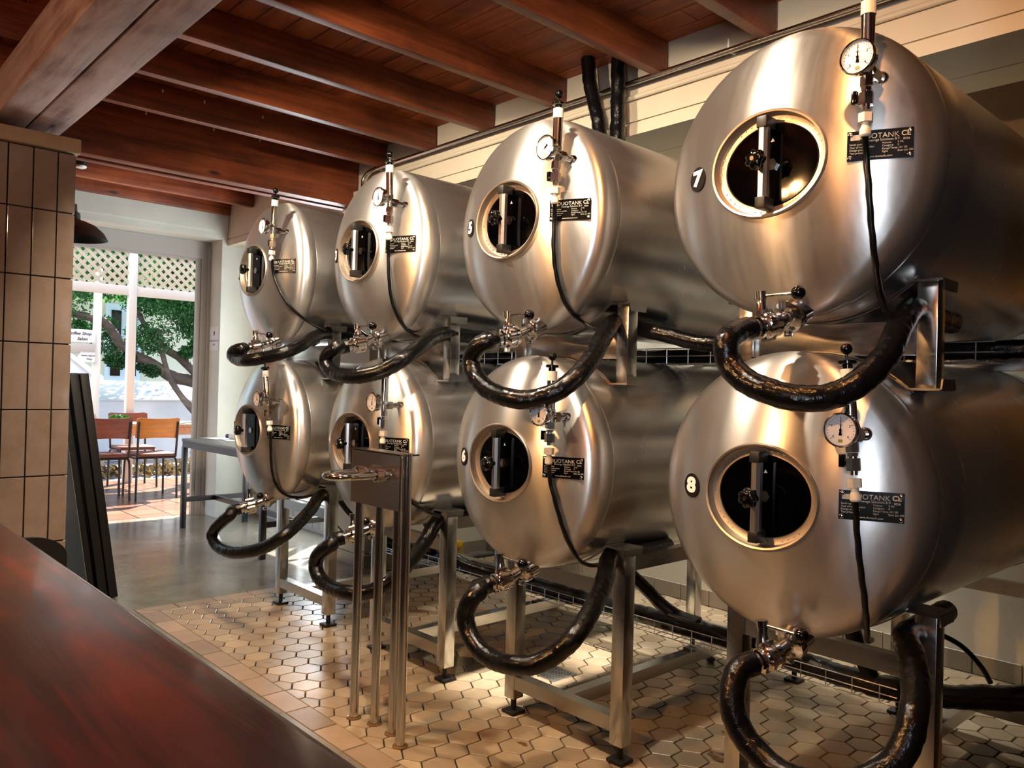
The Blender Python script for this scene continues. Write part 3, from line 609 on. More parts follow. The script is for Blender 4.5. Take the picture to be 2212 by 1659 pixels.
    # bleed column with gauge
    nut, cap, dial = Vector(D['nut']), Vector(D['cap']), Vector(D['dial']); ax = (cap-nut).normalized(); z0 = nut - ax*.0
    L = (cap-nut).length
    def A(h): return nut + ax*h
    col = LB(P); col.cyl(A(L-.105), A(L-.012), .0148, n=28).hexa(A(L-.118), A(L-.103), .0155).cyl(A(.075), A(L-.103), .0112, n=28).hexa(A(.070), A(.092), .0150).cyl(A(.018), A(.06), .0085).hexa(A(.028), A(.056), .0165).hexa(A(.06), A(.068), .012)
    col.lathe(A(L-.085)-Vector((0,.0145,0)), (0,-1,0), [(.006,0),(.006,.002)], 12)
    tz = dial.z - .012; ty = Vector((nut.x+(cap.x-nut.x)*(tz-nut.z)/(cap.z-nut.z), -.03, tz)); hy = head_y(math.hypot(ty.x, ty.z))
    col.cyl(ty, ty+Vector((0,hy+.04,0)), .0105, n=20).hexa(ty+Vector((0,.012,0)), ty+Vector((0,.036,0)), .0175).lathe(Vector((ty.x,hy-.004,tz)), (0,1,0), [(.014,0),(.017,.006),(.017,.03)], 24)
    bv = col.build('bleed_valve', M['chrome'], root, angle=40)
    w_ = LB(P); w_.cyl(A(L-.014), A(L+.016), .0165, n=28); w_.build('valve_cap', M['white'], bv)
    k_ = LB(P); k_.cyl(A(L+.016),A(L+.026),.0115).lathe(A(L+.026), ax, [(.017,0),(.0205,.002),(.0205,.008),(.017,.010)], 20).cyl(A(L+.034),A(L+.052),.0035); k_.sphere(A(L+.062), .0135, 24); k_.build('relief_knob', M['black'], bv)
    LB(P).box(A(.045)+Vector((-.024,-.004,.004)), (.012,.014,.030), bevel=.002).box(A(.045)+Vector((-.014,-.004,.0)), (.012,.010,.010)).build('tap_lever', M['black'], bv)
    LB(P).hexa(A(-.010),A(.010),.0165).cyl(A(-.020),A(-.010),.0085).lathe(A(-.042), ax, [(.0095,0),(.0125,.004),(.0125,.014),(.0095,.022)], 20).build('hose_fitting', M['white'], bv)
    # pressure gauge
    g = LB(P); gd = Vector((0,-1,0)); g.cyl(Vector((dial.x,-.03,dial.z)), dial+Vector((0,.022,0)), .013).lathe(dial+Vector((0,.024,0)), gd, [(.034,0),(.0365,.003),(.0365,.019),(.0392,.020),(.0392,.026),(.0365,.0285),(.0345,.0265),(.0345,.022)], 48, True, False)
    gg = g.build('pressure_gauge', M['chrome'], root, angle=40)
    fc = dial+Vector((0,.002,0))
    LB(P).lathe(fc, gd, [(.0348,0),(.0348,.0006)], 48).build('gauge_face', M['face'], gg)
    mk = LB(P); sgn = {7:0,5:-2.3,3:.05,1:.1,8:.03,6:.08,4:.05,2:-.6}[t]
    def G(r, a, o=.0012): return fc + Vector((r*math.sin(a), -o, r*math.cos(a)))
    for i in range(21):
        a = -2.3 + 4.6*i/20; L2 = .005 if i % 5 == 0 else .0025
        d1 = G(.031,a)-G(.031-L2,a); s = d1.normalized().cross(gd)*.0005
        p, q = G(.031-L2,a), G(.031,a); mk.add([p-s,p+s,q+s,q-s],[(0,1,2,3)])
    for i in range(5):
        a = -2.3 + 4.6*i/4; p = G(.0225,a); mk.text(str(i), p, (1,0,0), (0,0,1), .009, .0001)
    mk.text('bar', G(.012,0), (1,0,0), (0,0,1), .006, .0001)
    dr = (G(1,sgn)-fc); dr.y = 0; dr.normalize(); sd = dr.cross(gd)
    b0 = fc+Vector((0,-.002,0)); mk.add([b0-dr*.012-sd*.004, b0-dr*.012+sd*.004, b0+sd*.0016, b0+dr*.027, b0-sd*.0016],[(0,1,2,3,4)])
    mk.lathe(b0, gd, [(.003,0),(.003,.001)], 14)
    mk.build('gauge_needle_and_scale', M['ink'] if 0 else M['black'], gg, flat=True)
    LB(P).prism([(-.005,-.0035),(.005,-.0035),(.005,.0035),(-.005,.0035)], fc+Vector((0,-.001,-.024)), (1,0,0),(0,0,1),(0,-1,0), .0004).build('gauge_mark', M['olive'], gg)
    # outlet butterfly valve
    s = Vector(D['stem']); dv = s - Vector((-.018,-.005,-.310))
    cl = Vector((.030,.05,-.357))+dv; cl.y = head_y(min(.355, math.hypot(cl.x,cl.z))) - .006
    bd = Vector((.005,-.012,-.392))+dv; hs = Vector((-.012,-.062,-.405))+dv; sb = Vector((-.013,-.008,-.36))+dv; st = Vector((-.018,-.008,-.308))+dv; bl = Vector(D['lev'])
    dirn = (hs-bd).normalized(); el = bd - dirn*.030
    v = LB(P); ud = (cl-el).normalized()
    v.cyl(el, cl+ud*.03, .0195, n=24)
    v.lathe(cl-ud*.034, ud, [(.021,0),(.030,.002),(.042,.008),(.0435,.012),(.0435,.026),(.040,.030),(.036,.031),(.036,.06)], 36)
    v.box(cl-ud*.018-Vector((0,.004,.045)), (.018,.014,.016), bevel=.002)
    v.lathe(el-dirn*.004, dirn, [(.020,0),(.026,.004),(.034,.010),(.034,.022),(.0305,.023),(.0305,.034),(.034,.035),(.034,.046),(.028,.052),(.026,.058),(.030,.060),(.030,.068),(.0225,.070),(.0225,.095)], 36)
    q1 = dirn.orthogonal().normalized(); q2 = dirn.cross(q1)
    for i in range(4):
        a = PI/4 + i*PI/2; o = bd + (q1*math.cos(a)+q2*math.sin(a))*.034; v.hexa(o-dirn*.018, o+dirn*.020, .0065)
    v.lathe(sb, (st-sb), [(.020,-.012),(.0165,.006),(.0135,.018),(.0135,.032),(.0155,.033),(.0155,(st-sb).length)], 26)
    ov = v.build('outlet_valve', M['chrome'], root, angle=40)
    lv = LB(P); r0 = st - (st-sb).normalized()*.010; lv.cyl(r0, bl, .0046, n=14); lo = lv.build('valve_lever', M['chrome'], ov)
    LB(P).sphere(bl, .0175, 28).build('lever_ball', M['black'], ov)
    # hose loop: leaves the valve, sags in front and runs back behind the stand post
    pts = [Vector(p) for p in D['hose']]; n = len(pts); out = []
    he = el + dirn*.078; out.append(he); out.append(he+dirn*.045)
    for i in range(1, n): out.append(pts[i])
    if (out[2]-out[1]).length < .03: out.pop(2)
    e = pts[-1]; out.append(e + Vector((-.012,.12,-.004))); out.append(e + Vector((-.03,.36,-.006)))
    return root, [P+p for p in out]
HLAB = {7:'thick black taped hose looping below the valve of tank number 7',5:'thick black taped hose looping below the valve of tank number 5',3:'thick black taped hose looping below the valve of tank number 3',1:'shallow black taped hose loop under the upper tank nearest the door',
 8:'thick black taped hose hanging to the floor edge under tank number 8',6:'thick black taped hose looping low under tank number 6',4:'thick black taped hose looping behind the four-pole steel stand',2:'thick black taped hose looping under the lower tank nearest the door'}
for t in (7,5,3,1,8,6,4,2):
    root, hp = tank(t, TANKS[t])
    hose('taped_hose', hp, .0305, HLAB[t], 'hose', 'taped beer hoses', .022, 26, .009)
    P = Vector(TANKS[t]['pos']); tp = [P+Vector(p) for p in TANKS[t]['tube']]; tp[0] = tp[0]+Vector((0,0,.006))
    tag(MB().tube(tp, lambda i,k,n: .0072*(1+.10*math.sin(i*1.3+k*.45)), n=10, step=.012).build('gas_line', M['rubber'], angle=60),
        f'thin black gas line running down the front of {WHO[t]}', 'tube', 'black gas lines')

# ------------------------------------------------------------------ stands and cradles
STAND = {8:'steel tube stand under tank number 8',6:'steel tube stand under tank number 6',4:'steel tube stand behind the four-pole steel stand',2:'steel tube stand nearest the patio door'}
CRAD = {8:'steel cradle between tanks number 7 and 8',6:'steel cradle between tanks number 5 and 6',4:'steel cradle under tank number 3',2:'steel cradle between the two tanks nearest the door'}
def strap(m, c, a0, a1, y0, y1, r=.3715, th=.003, n=24):
    vs = []; fs = []
    for i in range(n+1):
        a = math.radians(a0+(a1-a0)*i/n)
        for rr in (r, r+th):
            for y in (y0, y1): vs.append((c[0]+rr*math.cos(a), y, c[2]+rr*math.sin(a)))
    for i in range(n):
        b = i*4
        for p, q in ((0,1),(1,3),(3,2),(2,0)): fs.append((b+p,b+q,b+4+q,b+4+p))
    fs += [(0,1,3,2),(n*4,n*4+1,n*4+3,n*4+2)]
    m.add(vs, fs)
for t in (8,6,4,2):
    P = Vector(TANKS[t]['pos']); x0 = P.x+.031; YF, YE = 2.115, 3.30; lx = .264; hw = .0265
    root = thing('tank_stand', (x0, (YF+YE)/2, 0), STAND[t], 'tank stand', 'steel tank stands')
    for sx in (-1,1):
        for y in (YF, YE):
            m = MB().box((x0+sx*lx, y, .39), (2*hw,2*hw,.66), bevel=.003); m.build('leg', M['frame'], root)
            MB().cyl((x0+sx*lx,y,.012),(x0+sx*lx,y,.062),.011).box((x0+sx*lx,y,.007),(.066,.066,.013),bevel=.003).build('foot', M['blackm'], root)
            s = MB(); xx = x0+sx*lx
            s.box((xx, y, .7235), (.075,.095,.006)); s.prism([(-.0475,0),(.0475,0),(.042,-.024),(-.042,-.024)], (xx+sx*.0375, y, .7235), (0,1,0),(0,0,1),(sx,0,0), .004)
            s.prism([(-.0475,0),(.0475,0),(.0475,.03),(-.0475,.03)], (xx-sx*.0375, y, .7235), (0,1,0),(-sx*.75,0,-.66),(-sx*.66,0,.75), .004)
            s.build('saddle', M['frame'], root)
    m = MB(); m.box((x0,YF,.126),(2*lx-2*hw,.048,.05)); m.build('front_rail', M['frame'], root)
    MB().box((x0,YE,.126),(2*lx-2*hw,.048,.05)).build('rear_rail', M['frame'], root)
    MB().box((x0,(YF+YE)/2,.126),(.048,YE-YF-.048,.048)).build('centre_rail', M['frame'], root)
    MB().box((x0,YF,.572),(2*lx-2*hw,.035,.05)).build('upper_front_rail', M['frame'], root)
    MB().box((x0,YE,.572),(2*lx-2*hw,.035,.05)).build('upper_rear_rail', M['frame'], root)
    for sx in ((-1,1) if t != 8 else (-1,)): MB().box((x0+sx*lx,(YF+YE)/2,.668),(.04,YE-YF-2*hw,.05)).build('side_rail', M['frame'], root)
    for y in (YF, YE): m = MB(); strap(m, P, -134, -46, y-.04, y+.04); m.build('strap', M['frame'], root)
    # cradle between the two tanks of a column
    root = thing('tank_cradle', (x0, (YF+YE)/2, 1.26), CRAD[t], 'cradle', 'steel cradles between the tanks')
    U = Vector(TANKS[t-1]['pos'])
    for sx in (-1,1):
        for y in (YF, YE):
            xx = x0-.003+sx*.253
            MB().box((xx, y, 1.407), (.05,.05,.264), bevel=.003).build('post', M['frame'], root)
            for zz, up in ((1.5415,1),(1.2725,-1)):
                s = MB(); s.box((xx+sx*.006, y, zz), (.072,.095,.006)); s.prism([(-.0475,0),(.0475,0),(.040,-.026*up),(-.040,-.026*up)], (xx+sx*.042, y, zz), (0,1,0),(0,0,1),(sx,0,0), .004)
                s.prism([(-.0475,0),(.0475,0),(.0475,.04),(-.0475,.04)], (xx-sx*.030, y, zz), (0,1,0),(-sx*.8,0,-.6*up),(-sx*.6,0,.8*up), .004)
                s.build('saddle', M['frame'], root)
    for y in (YF, YE): MB().box((x0-.003,y+.004,1.402),(.456,.03,.088),bevel=.002).build('cross_plate', M['frame'], root)
    for y in (YF, YE):
        m = MB(); strap(m, U, -134, -46, y-.04, y+.04); m.build('strap', M['frame'], root)
        m = MB(); strap(m, P, 46, 134, y-.04, y+.04); m.build('strap', M['frame'], root)

# ------------------------------------------------------------------ cable trays and trunks behind the tanks
def tray(x0, x1, y, z, label):
    m = MB(); r = .0022
    for dy, dz in ((-.05,.06),(-.05,.03),(-.05,0),(0,0),(.05,0),(.05,.03),(.05,.06)): m.cyl((x0,y+dy,z+dz),(x1,y+dy,z+dz),r,n=6)
    x = x0
    while x < x1+.001:
        m.tube([(x,y-.05,z+.062),(x,y-.05,z-.002),(x,y+.05,z-.002),(x,y+.05,z+.062)], r, n=6, smooth=False); x += .1
    return tag(m.build('wire_cable_tray', M['trayw']), label, 'cable tray', 'wire cable trays')
tray(-4.5,-1.14, 2.985, .158, 'wire mesh cable tray resting low on the stand rails')
tray(-3.9,-.75, 2.62, 1.36, 'wire mesh cable tray hung between the upper and lower tanks')
hose('insulated_pipe', [(-4.6,3.05,.15),(-4.2,3.0,.205),(-3.6,2.99,.20),(-3.0,2.985,.205),(-2.4,2.985,.21),(-2.0,2.985,.215),(-1.6,2.985,.205),(-1.3,2.985,.195),(-1.08,3.02,.20),(-.8,3.06,.26),(-.62,3.08,.30),(-.50,3.1,.31)], .042, 'fat black taped pipe bundle lying along the low cable tray', 'pipe', 'taped pipe bundles', .09)
hose('insulated_pipe', [(-3.9,2.62,1.385),(-3.0,2.62,1.395),(-2.0,2.62,1.39),(-1.2,2.62,1.395),(-.52,2.62,1.40)], .028, 'black taped pipe bundle lying in the upper cable tray', 'pipe', 'taped pipe bundles', .09)
hose('insulated_pipe', [(-1.78,2.2,1.475),(-1.68,2.22,1.452),(-1.52,2.26,1.415),(-1.32,2.33,1.40),(-1.0,2.42,1.41)], .027, 'black taped hose running from the post under tank number 5 towards tank number 7', 'hose', 'taped pipes behind the tanks', .04)
hose('insulated_pipe', [(-3.72,2.72,.56),(-3.60,2.78,.36),(-3.46,2.83,.27),(-3.3,2.9,.235),(-3.05,2.96,.245)], .028, 'silvery black taped pipe sloping to the low tray beside the legs of tank number 6', 'pipe', 'taped pipes behind the tanks', .07)
hose('insulated_pipe', [(-2.36,2.75,.60),(-2.30,2.83,.46),(-2.22,2.91,.35),(-2.13,2.97,.26),(-2.0,2.985,.24)], .030, 'silvery black taped pipe sloping down behind the right leg of tank number 6', 'pipe', 'taped pipes behind the tanks', .06)
hose('insulated_pipe', [(-4.42,2.6,.55),(-4.34,2.68,.42),(-4.25,2.78,.30),(-4.12,2.9,.235),(-3.9,2.97,.235)], .030, 'black taped pipe sloping down left of the four-pole steel stand', 'pipe', 'taped pipes behind the tanks', .06)
hose('insulated_pipe', [(-1.30,2.85,.56),(-1.30,2.9,.45),(-1.29,2.95,.33),(-1.25,2.985,.22)], .030, 'black taped pipe dropping to the low tray behind tank number 8', 'pipe', 'taped pipes behind the tanks', .06)
tag(MB().tube([(-1.10,2.95,.46),(-1.05,3.03,.425),(-.99,3.1,.38),(-.94,3.15,.31),(-.90,3.12,.27)], .009, n=10).build('black_cable', M['rubber']), 'thin black cable arching down right of the stand of tank number 8', 'cable', 'thin black cables')
tag(MB().tube([(-2.12,2.93,.265),(-1.98,2.9,.268),(-1.84,2.92,.235),(-1.78,2.95,.20)], .006, n=8).build('black_cable', M['rubber']), 'thin black cable lying on the taped bundle between tanks number 6 and 8', 'cable', 'thin black cables')
c = thing('black_cable', (-4.6,2.9,0), 'thin black cable with a plug hanging behind the four-pole steel stand', 'cable', 'thin black cables')
MB().tube([(-4.78,2.80,.30),(-4.70,2.88,.19),(-4.62,2.9,.14),(-4.54,2.9,.125),(-4.50,2.92,.13)], .005, n=8).build('lead', M['rubber'], c)
MB().box((-4.495,2.92,.135),(.035,.03,.022),bevel=.004).build('plug', M['blackm'], c)

# ------------------------------------------------------------------ four-pole steel stand with U bend
t = thing('pole_stand', (-2.44,1.62,0), 'four-pole polished steel stand with a plate and U-shaped pipe', 'pipe stand')
for x, y, top in ((-2.582,1.615,.985),(-2.488,1.645,.985),(-2.378,1.648,.985),(-2.276,1.612,1.012)):
    MB().cyl((x,y,0),(x,y,top),.0165,n=28).build('pole', M['pole'], t)
    MB().lathe((x,y,.0005),(0,0,1),[(.028,0),(.027,.003),(.018,.004)],24).build('pole_collar', M['wet'], t)
m = MB(); m.box((-2.446,1.592,.909),(.313,.006,.196)); m.box((-2.435,1.620,1.007),(.345,.062,.006)); m.box((-2.603,1.615,.909),(.006,.05,.196))
m.build('plate', M['pole'], t)
for x in (-2.497,-2.372):
    m = MB(); m.lathe((x,1.592,.930),(0,-1,0),[(.012,0),(.012,.012),(.020,.013),(.020,.018),(.0135,.02),(.0135,.034)],24)
    m.lathe((x,1.592,.930),(0,-1,0),[(.0215,.022),(.0215,.050),(.016,.052)],10)
    for k in range(6):
        a = 2*PI*k/6; m.cyl((x+.021*math.cos(a),1.566,.93+.021*math.sin(a)),(x+.021*math.cos(a),1.545,.93+.021*math.sin(a)),.0055,n=10)
    m.build('pipe_union', M['chrome'], t)
m = MB(); pts = [(-2.497,1.56,.93),(-2.497,1.49,.93)] + [(-2.4345-.0625*math.cos(a),1.455-.0625*math.sin(a),.93) for a in [PI*k/10 for k in range(0,11)]] + [(-2.372,1.49,.93),(-2.372,1.56,.93)]
m.tube(pts, .0125, n=20, step=.01); m.build('u_bend', M['chrome'], t)

# ------------------------------------------------------------------ bar counter in front, stool, chalkboards
t = thing('bar_counter', (-1.0,-.05,0), 'long red brown polished wooden bar counter in front', 'bar counter')
MB().box((-1.2,-.06,.975),(4.2,.70,.05),bevel=.011,seg=4).build('counter_top', M['counter'], t)
m = MB(); m.span((-3.2,-.25,.0),(.8,.16,.948))
for x in (-2.8,-2.0,-1.2,-.4,.4): m.box((x,.165,.5),(.62,.02,.72),bevel=.006)
m.build('counter_front', M['darkwood'], t)
t = thing('bar_stool', (-3.42,.66,0), 'black rounded bar stool back just showing behind the counter', 'stool')
m = MB(); n = 24
for k in range(n+1): pass
pts = [(-.17+.34*i/20, 0) for i in range(21)]
poly = [(-.15,-.12)] + [(.15*math.cos(a), .02+.09*math.sin(a)) for a in [PI-PI*k/20 for k in range(21)]] + [(.15,-.12)]
m.prism(poly, (-3.30,.66,.555), (-.3,.95,0),(0,0,1),(.95,.3,0), .03); m.build('backrest', M['blackm'], t)
MB().box((-3.45,.62,.44),(.34,.34,.05),bevel=.02,seg=3).build('seat', M['blackm'], t)
for sx in (-1,1):
    for sy in (-1,1): MB().cyl((-3.45+sx*.13,.62+sy*.13,.42),(-3.45+sx*.17,.62+sy*.17,0),.011).build('leg', M['blackm'], t)
for i in range(3):
    yb = 1.30+.052*i; yt = 1.115+.052*i
    lab = ['grey slate chalkboard leaning on the tiled column, front one of the stack','black framed board leaning on the tiled column, middle one of the stack','black framed board leaning on the tiled column, last and nearest the door'][i]
    t = thing('chalkboard', (-5.2,yb,0), lab, 'chalkboard', 'boards leaning on the column')
    H = 1.26 if i else 1.25; xr = -4.835+.004*i; ex = Vector((1,0,0)); ez = Vector((0,yt-yb,H)).normalized(); ey = ez.cross(ex); R = Matrix((ex,ey,ez)).transposed()
    Lz = Vector((0,yt-yb,H)).length
    cc = Vector((xr-.36, (yb+yt)/2+.022, H/2+.006))
    if i == 0:
        MB().box(cc, (.70,.030,Lz), R, bevel=.002).build('board_core', M['blackm'], t)
        MB().box(cc-Vector((.002,0,0))-ey*.0165, (.694,.003,Lz-.006), R).build('slate', M['chalk'], t)
        continue
    MB().box(cc, (.66,.012,Lz-.06), R).build('slate', M['chalk'], t)
    m = MB()
    for sx in (-1,1): m.box(cc+ex*sx*.345, (.03,.044,Lz), R, bevel=.003)
    for sz in (-1,1): m.box(cc+ez*sz*(Lz/2-.02), (.68,.044,.04), R, bevel=.003)
    m.build('frame', M['blackm'], t)
# ceiling downlight and pendant by the door
t = thing('ceiling_downlight', (-6.5,1.607,2.80), 'small black ceiling spotlight with a white lens near the door', 'ceiling light')
MB().cyl((-6.5,1.607,2.868),(-6.5,1.607,2.80),.045).build('housing', M['blackm'], t)
MB().lathe((-6.5,1.607,2.80),(0,0,-1),[(.04,0),(.036,.012),(.02,.018)],24).build('lens', M['white'], t)
t = thing('pendant_lamp', (-6.0,1.435,2.18), 'black dome pendant lamp peeping out beside the tiled column', 'pendant lamp')
MB().lathe((-6.0,1.435,2.185),(0,0,1),[(.225,0),(.222,.006),(.20,.045),(.15,.09),(.09,.115),(.055,.125),(.052,.17),(.035,.18),(.032,.23),(.015,.235)],40,False,True).lathe((-6.0,1.435,2.188),(0,0,1),[(.218,0),(.195,.042),(.145,.086),(.08,.108),(.01,.11)],40,False,True).build('shade', M['blackm'], t)
MB().cyl((-6.0,1.435,2.41),(-6.0,1.435,2.868),.006).build('cord', M['rubber'], t)

# ------------------------------------------------------------------ bench by the door
t = thing('work_bench', (-6.1,2.75,0), 'black steel framed bench with a grey top beside the door', 'bench')
MB().box((-6.03,2.80,.741),(1.56,.58,.026),bevel=.003).build('bench_top', M['tablegrey'], t)
m = MB()
for y in (2.53,3.07): m.box((-6.03,y,.705),(1.54,.035,.045))
for x in (-6.79,-5.27): m.box((x,2.80,.705),(.035,.54,.045))
m.build('top_frame', M['tubeb'], t)
for x in (-6.79,-5.30):
    for y in (2.53,3.07): MB().box((x,y,.342),(.04,.04,.684),bevel=.002).build('leg', M['tubeb'], t)
m = MB()
for x in (-6.79,-5.30): m.box((x,2.80,.24),(.03,.50,.04))
m.box((-6.045,2.80,.24),(1.46,.03,.04)); m.build('stretcher', M['tubeb'], t)
for i, (x, y, a, lab) in enumerate([(-6.70,2.82,.2,'white paper sheet lying at the left end of the bench'),(-6.42,2.86,-.15,'white paper sheet under the cleaning sprayer on the bench')]):
    R = Matrix.Rotation(a,3,'Z'); tag(MB().box((x,y,.756+.001*i),(.21,.297,.002),R).build('paper_sheet', M['paper']), lab, 'paper', 'papers on the bench')
t = thing('spray_bottle', (-6.45,2.80,.758), 'white bottle with a purple cap lying on the bench papers', 'bottle')
MB().lathe((-6.53,2.80,.782),(1,.35,0),[(.012,0),(.022,.012),(.024,.03),(.024,.11),(.020,.125)],20).build('bottle_body', M['white'], t)
MB().lathe((-6.53,2.80,.782),(-1,-.35,0),[(.013,-.004),(.017,0),(.017,.03),(.013,.034)],18).build('bottle_cap', M['purple'], t)
# notice on the door reveal
t = thing('paper_notice', (-7.27,2.948,1.63), 'white paper notice taped to the door reveal', 'notice')
MB().box((-7.27,2.9475,1.632),(.20,.002,.215)).build('sheet', M['paper'], t)
m = MB(); m.text('PLEASE WEAR YOUR', (-7.27,2.946,1.61), (1,0,0),(0,0,1), .021,.0002); m.text('MASK', (-7.27,2.946,1.575), (1,0,0),(0,0,1), .021,.0002)
m.lathe((-7.27,2.9462,1.685),(0,-1,0),[(.016,0),(.016,.0004)],6); m.prism([(-.008,-.026),(.008,-.026),(.011,-.014),(-.011,-.014)],(-7.27,2.9462,1.685),(1,0,0),(0,0,1),(0,-1,0),.0004)
m.build('lettering', M['ink'], t, flat=True)
# broom behind the tanks
t = thing('broom', (-4.3,3.72,0), 'yellow broom lying on the floor behind the tanks', 'broom')
yb = 3.60
R = Matrix.Rotation(-.12,3,'Z')
MB().box((-4.56,yb,.13),(.34,.05,.045),R,bevel=.006).build('broom_head', M['yellow'], t)
m = MB()
for i in range(30): m.cyl((-4.72+i*.011,yb-.0+(.012 if i%2 else -.012),.11),(-4.722+i*.0112,yb-.0+(.02 if i%2 else -.02),.0),.0035,n=5)
m.build('bristles', M['yellow'], t)
MB().tube([(-4.56,yb,.15),(-4.58,3.80,.75),(-4.59,3.95,1.15)],.012,n=10).build('broom_handle', M['yellow'], t)
# floor bits
t = thing('floor_drain', (-2.44,2.535,0), 'square perforated steel drain cover set in the tiles', 'drain')
m = MB(); m.box((-2.44,2.535,.002),(.15,.15,.004),bevel=.001); m.build('drain_cover', M['frame'], t)
m = MB()
for i in range(7):
    for j in range(7): m.lathe((-2.494+i*.018,2.481+j*.018,.0041),(0,0,1),[(.0052,0),(.0052,.0004)],10)
m.build('drain_hole', M['blackm'], t)
for x, y, s, lab in ((-2.087,3.22,.022,'small brown stone chip on the tiles in front of the low tray'),(-2.16,2.93,.009,'tiny dark crumb on the tiles left of the stone chip')):
    m = MB(); m.sphere((x,y,s*.55),s,9,.62); m.v = [v+Vector(((random.random()-.5)*s*.5,(random.random()-.5)*s*.5,max(0,(random.random()-.5)*s*.3))) for v in m.v]
    tag(m.build('stone_chip', M['dirt'], flat=True), lab, 'stone chip')
def puddle(x, y, rx, ry, lab, seed):
    rnd = random.Random(seed); N = 30; ph = [rnd.random()*6 for _ in range(3)]; vs = [(x,y,.0032)]
    for k, z in ((.7,.003),(1.0,.0012),(1.03,0)):
        for i in range(N):
            a = 2*PI*i/N; r = k*(1+.22*math.sin(2*a+ph[0])+.16*math.sin(3*a+ph[1])+.08*math.sin(7*a+ph[2])); vs.append((x+rx*r*math.cos(a), y+ry*r*math.sin(a), z))
    fs = [(0,1+i,1+(i+1)%N) for i in range(N)]
    for q in range(2):
        for i in range(N): fs.append((1+q*N+i,1+q*N+(i+1)%N,1+(q+1)*N+(i+1)%N,1+(q+1)*N+i))
    tag(MB().add(vs,fs).build('beer_puddle', M['wet'], angle=60), lab, 'puddle', 'puddles on the tiles')
puddle(-1.555,2.60,.055,.03,'brown wet puddle on the tiles inside the hose loop of tank number 8',1)
puddle(-1.50,2.42,.07,.035,'larger brown wet puddle nearer the front legs of tank number 8',2)
puddle(-2.02,1.955,.018,.012,'tiny glinting wet drop on the tiles in front of tank number 6',3)
# ------------------------------------------------------------------ outside: patio, chairs, lattice, tree, buildings
struct(MB().span((-10.35,-2.0,-.06),(-7.45,6.0,-.001)), 'floor_patio', M['patio'])
struct(MB().span((-24,-6.0,-.08),(-10.35,14.0,-.02)), 'ground', M['cobble'])
struct(MB().span((-7.45,3.47,-.08),(-2.0,14.0,-.03)), 'ground_yard', M['cobble'])
struct(MB().span((-9.2,-2.0,2.92),(-7.45,6.0,3.0)), 'ceiling_patio', M['cream'])  # unseen verandah roof, depth set to shade patio and leave lattice skylit
def chair(loc, rz, label, ply):
    t = thing('patio_chair', (0,0,0), label, 'chair', 'patio chairs')
    # local: the sitter looks along -x, backrest at x=+.18
    m = MB(); n = 14; vs = []; fs = []
    for th in (0,.012):
        for j, z in enumerate((.635,.66,.81,.835)):
            for i in range(n+1):
                u = -1+2*i/n; sh = .015 if j in (0,3) and abs(u) > .9 else 0
                vs.append((.205+.035*(z-.63)/.2 - .035*(1-u*u)*-1 - .035 + th, u*.215*(1-.0), z+(-sh if j == 3 else sh)-(.012*u*u if j == 0 else 0)+(.012*u*u if j==3 else 0)))
    W = n+1
    for j in range(3):
        for i in range(n):
            a = j*W+i; fs.append((a,a+1,a+W+1,a+W)); b = a+4*W; fs.append((b,b+W,b+W+1,b+1))
    for i in range(n): fs.append((i,4*W+i,4*W+i+1,i+1)); fs.append((3*W+i,3*W+i+1,7*W+i+1,7*W+i))
    for j in range(3): fs.append((j*W,(j+1)*W,(j+5)*W,(j+4)*W)); fs.append((j*W+n,(j+4)*W+n,(j+5)*W+n,(j+1)*W+n))
    m.add(vs, fs); m.build('backrest', M[ply], t, angle=60)
    MB().box((0,0,.452),(.38,.38,.04),bevel=.016,seg=3).build('seat', M['seat'], t)
    m = MB()
    for s in (-1,1): m.tube([(.222,s*.195,.80),(.20,s*.195,.62),(.185,s*.192,.47),(.15,s*.192,.425),(-.12,s*.192,.425)], .0115, n=10, step=.02)
    m.tube([(.185,-.19,.425),(.19,0,.425),(.185,.19,.425)], .0105, n=10)
    m.build('frame', M['tubeb'], t)
    for sx, sy in ((1,-1),(1,1),(-1,-1),(-1,1)):
        MB().tube([(sx*.15,sy*.185,.425),(sx*.185,sy*.195,.40),(sx*.20,sy*.20,.30),(sx*.205,sy*.205,0)], .0115, n=10, step=.02).build('leg', M['tubeb'], t)
    t.location = loc; t.rotation_euler = (0,0,rz); return t
c1 = chair((-8.79,2.92,0), 0, 'patio chair with an orange plywood back facing away from the door', 'chairo')
c2 = chair((-8.83,2.47,0), -.05, 'patio chair with a dark brown back facing away, beside the orange one', 'chairr')
copy_tree(c2, (-9.72,3.03,0), 'patio chair with a red brown back on the far side of the table', PI)
copy_tree(c1, (-9.72,2.42,0), 'patio chair with an orange back at the far side, mostly hidden', PI-.05)
copy_tree(c2, (-9.78,4.08,0), 'patio chair with a brown back at the table end nearest the tree', PI*.75)
t = thing('patio_table', (-9.2,2.95,0), 'pale pine table among the patio chairs', 'table')
MB().box((-9.32,2.9,.735),(.62,1.74,.03),bevel=.004).build('table_top', M['tablew'], t)
m = MB(); m.box((-9.06,2.9,.675),(.025,1.56,.09)); m.box((-9.58,2.9,.675),(.025,1.56,.09)); m.build('apron', M['tablew'], t)
for x in (-9.07,-9.57):
    for y in (2.10,3.68): MB().box((x,y,.36),(.065,.065,.72),bevel=.004).build('leg', M['tablew'], t)
t = thing('table_plant', (-9.2,2.72,.75), 'bright green leaves of a small plant on the patio table', 'plant')
m = MB()
for k in range(9):
    a = k*.7; m.tube([(-9.2,2.72,.78),(-9.2+.05*math.cos(a),2.72+.05*math.sin(a),.83),(-9.2+.11*math.cos(a),2.72+.11*math.sin(a),.82)], lambda i,kk,n: .02*math.sin(PI*(i+.6)/(n+.2)), n=6, step=.02)
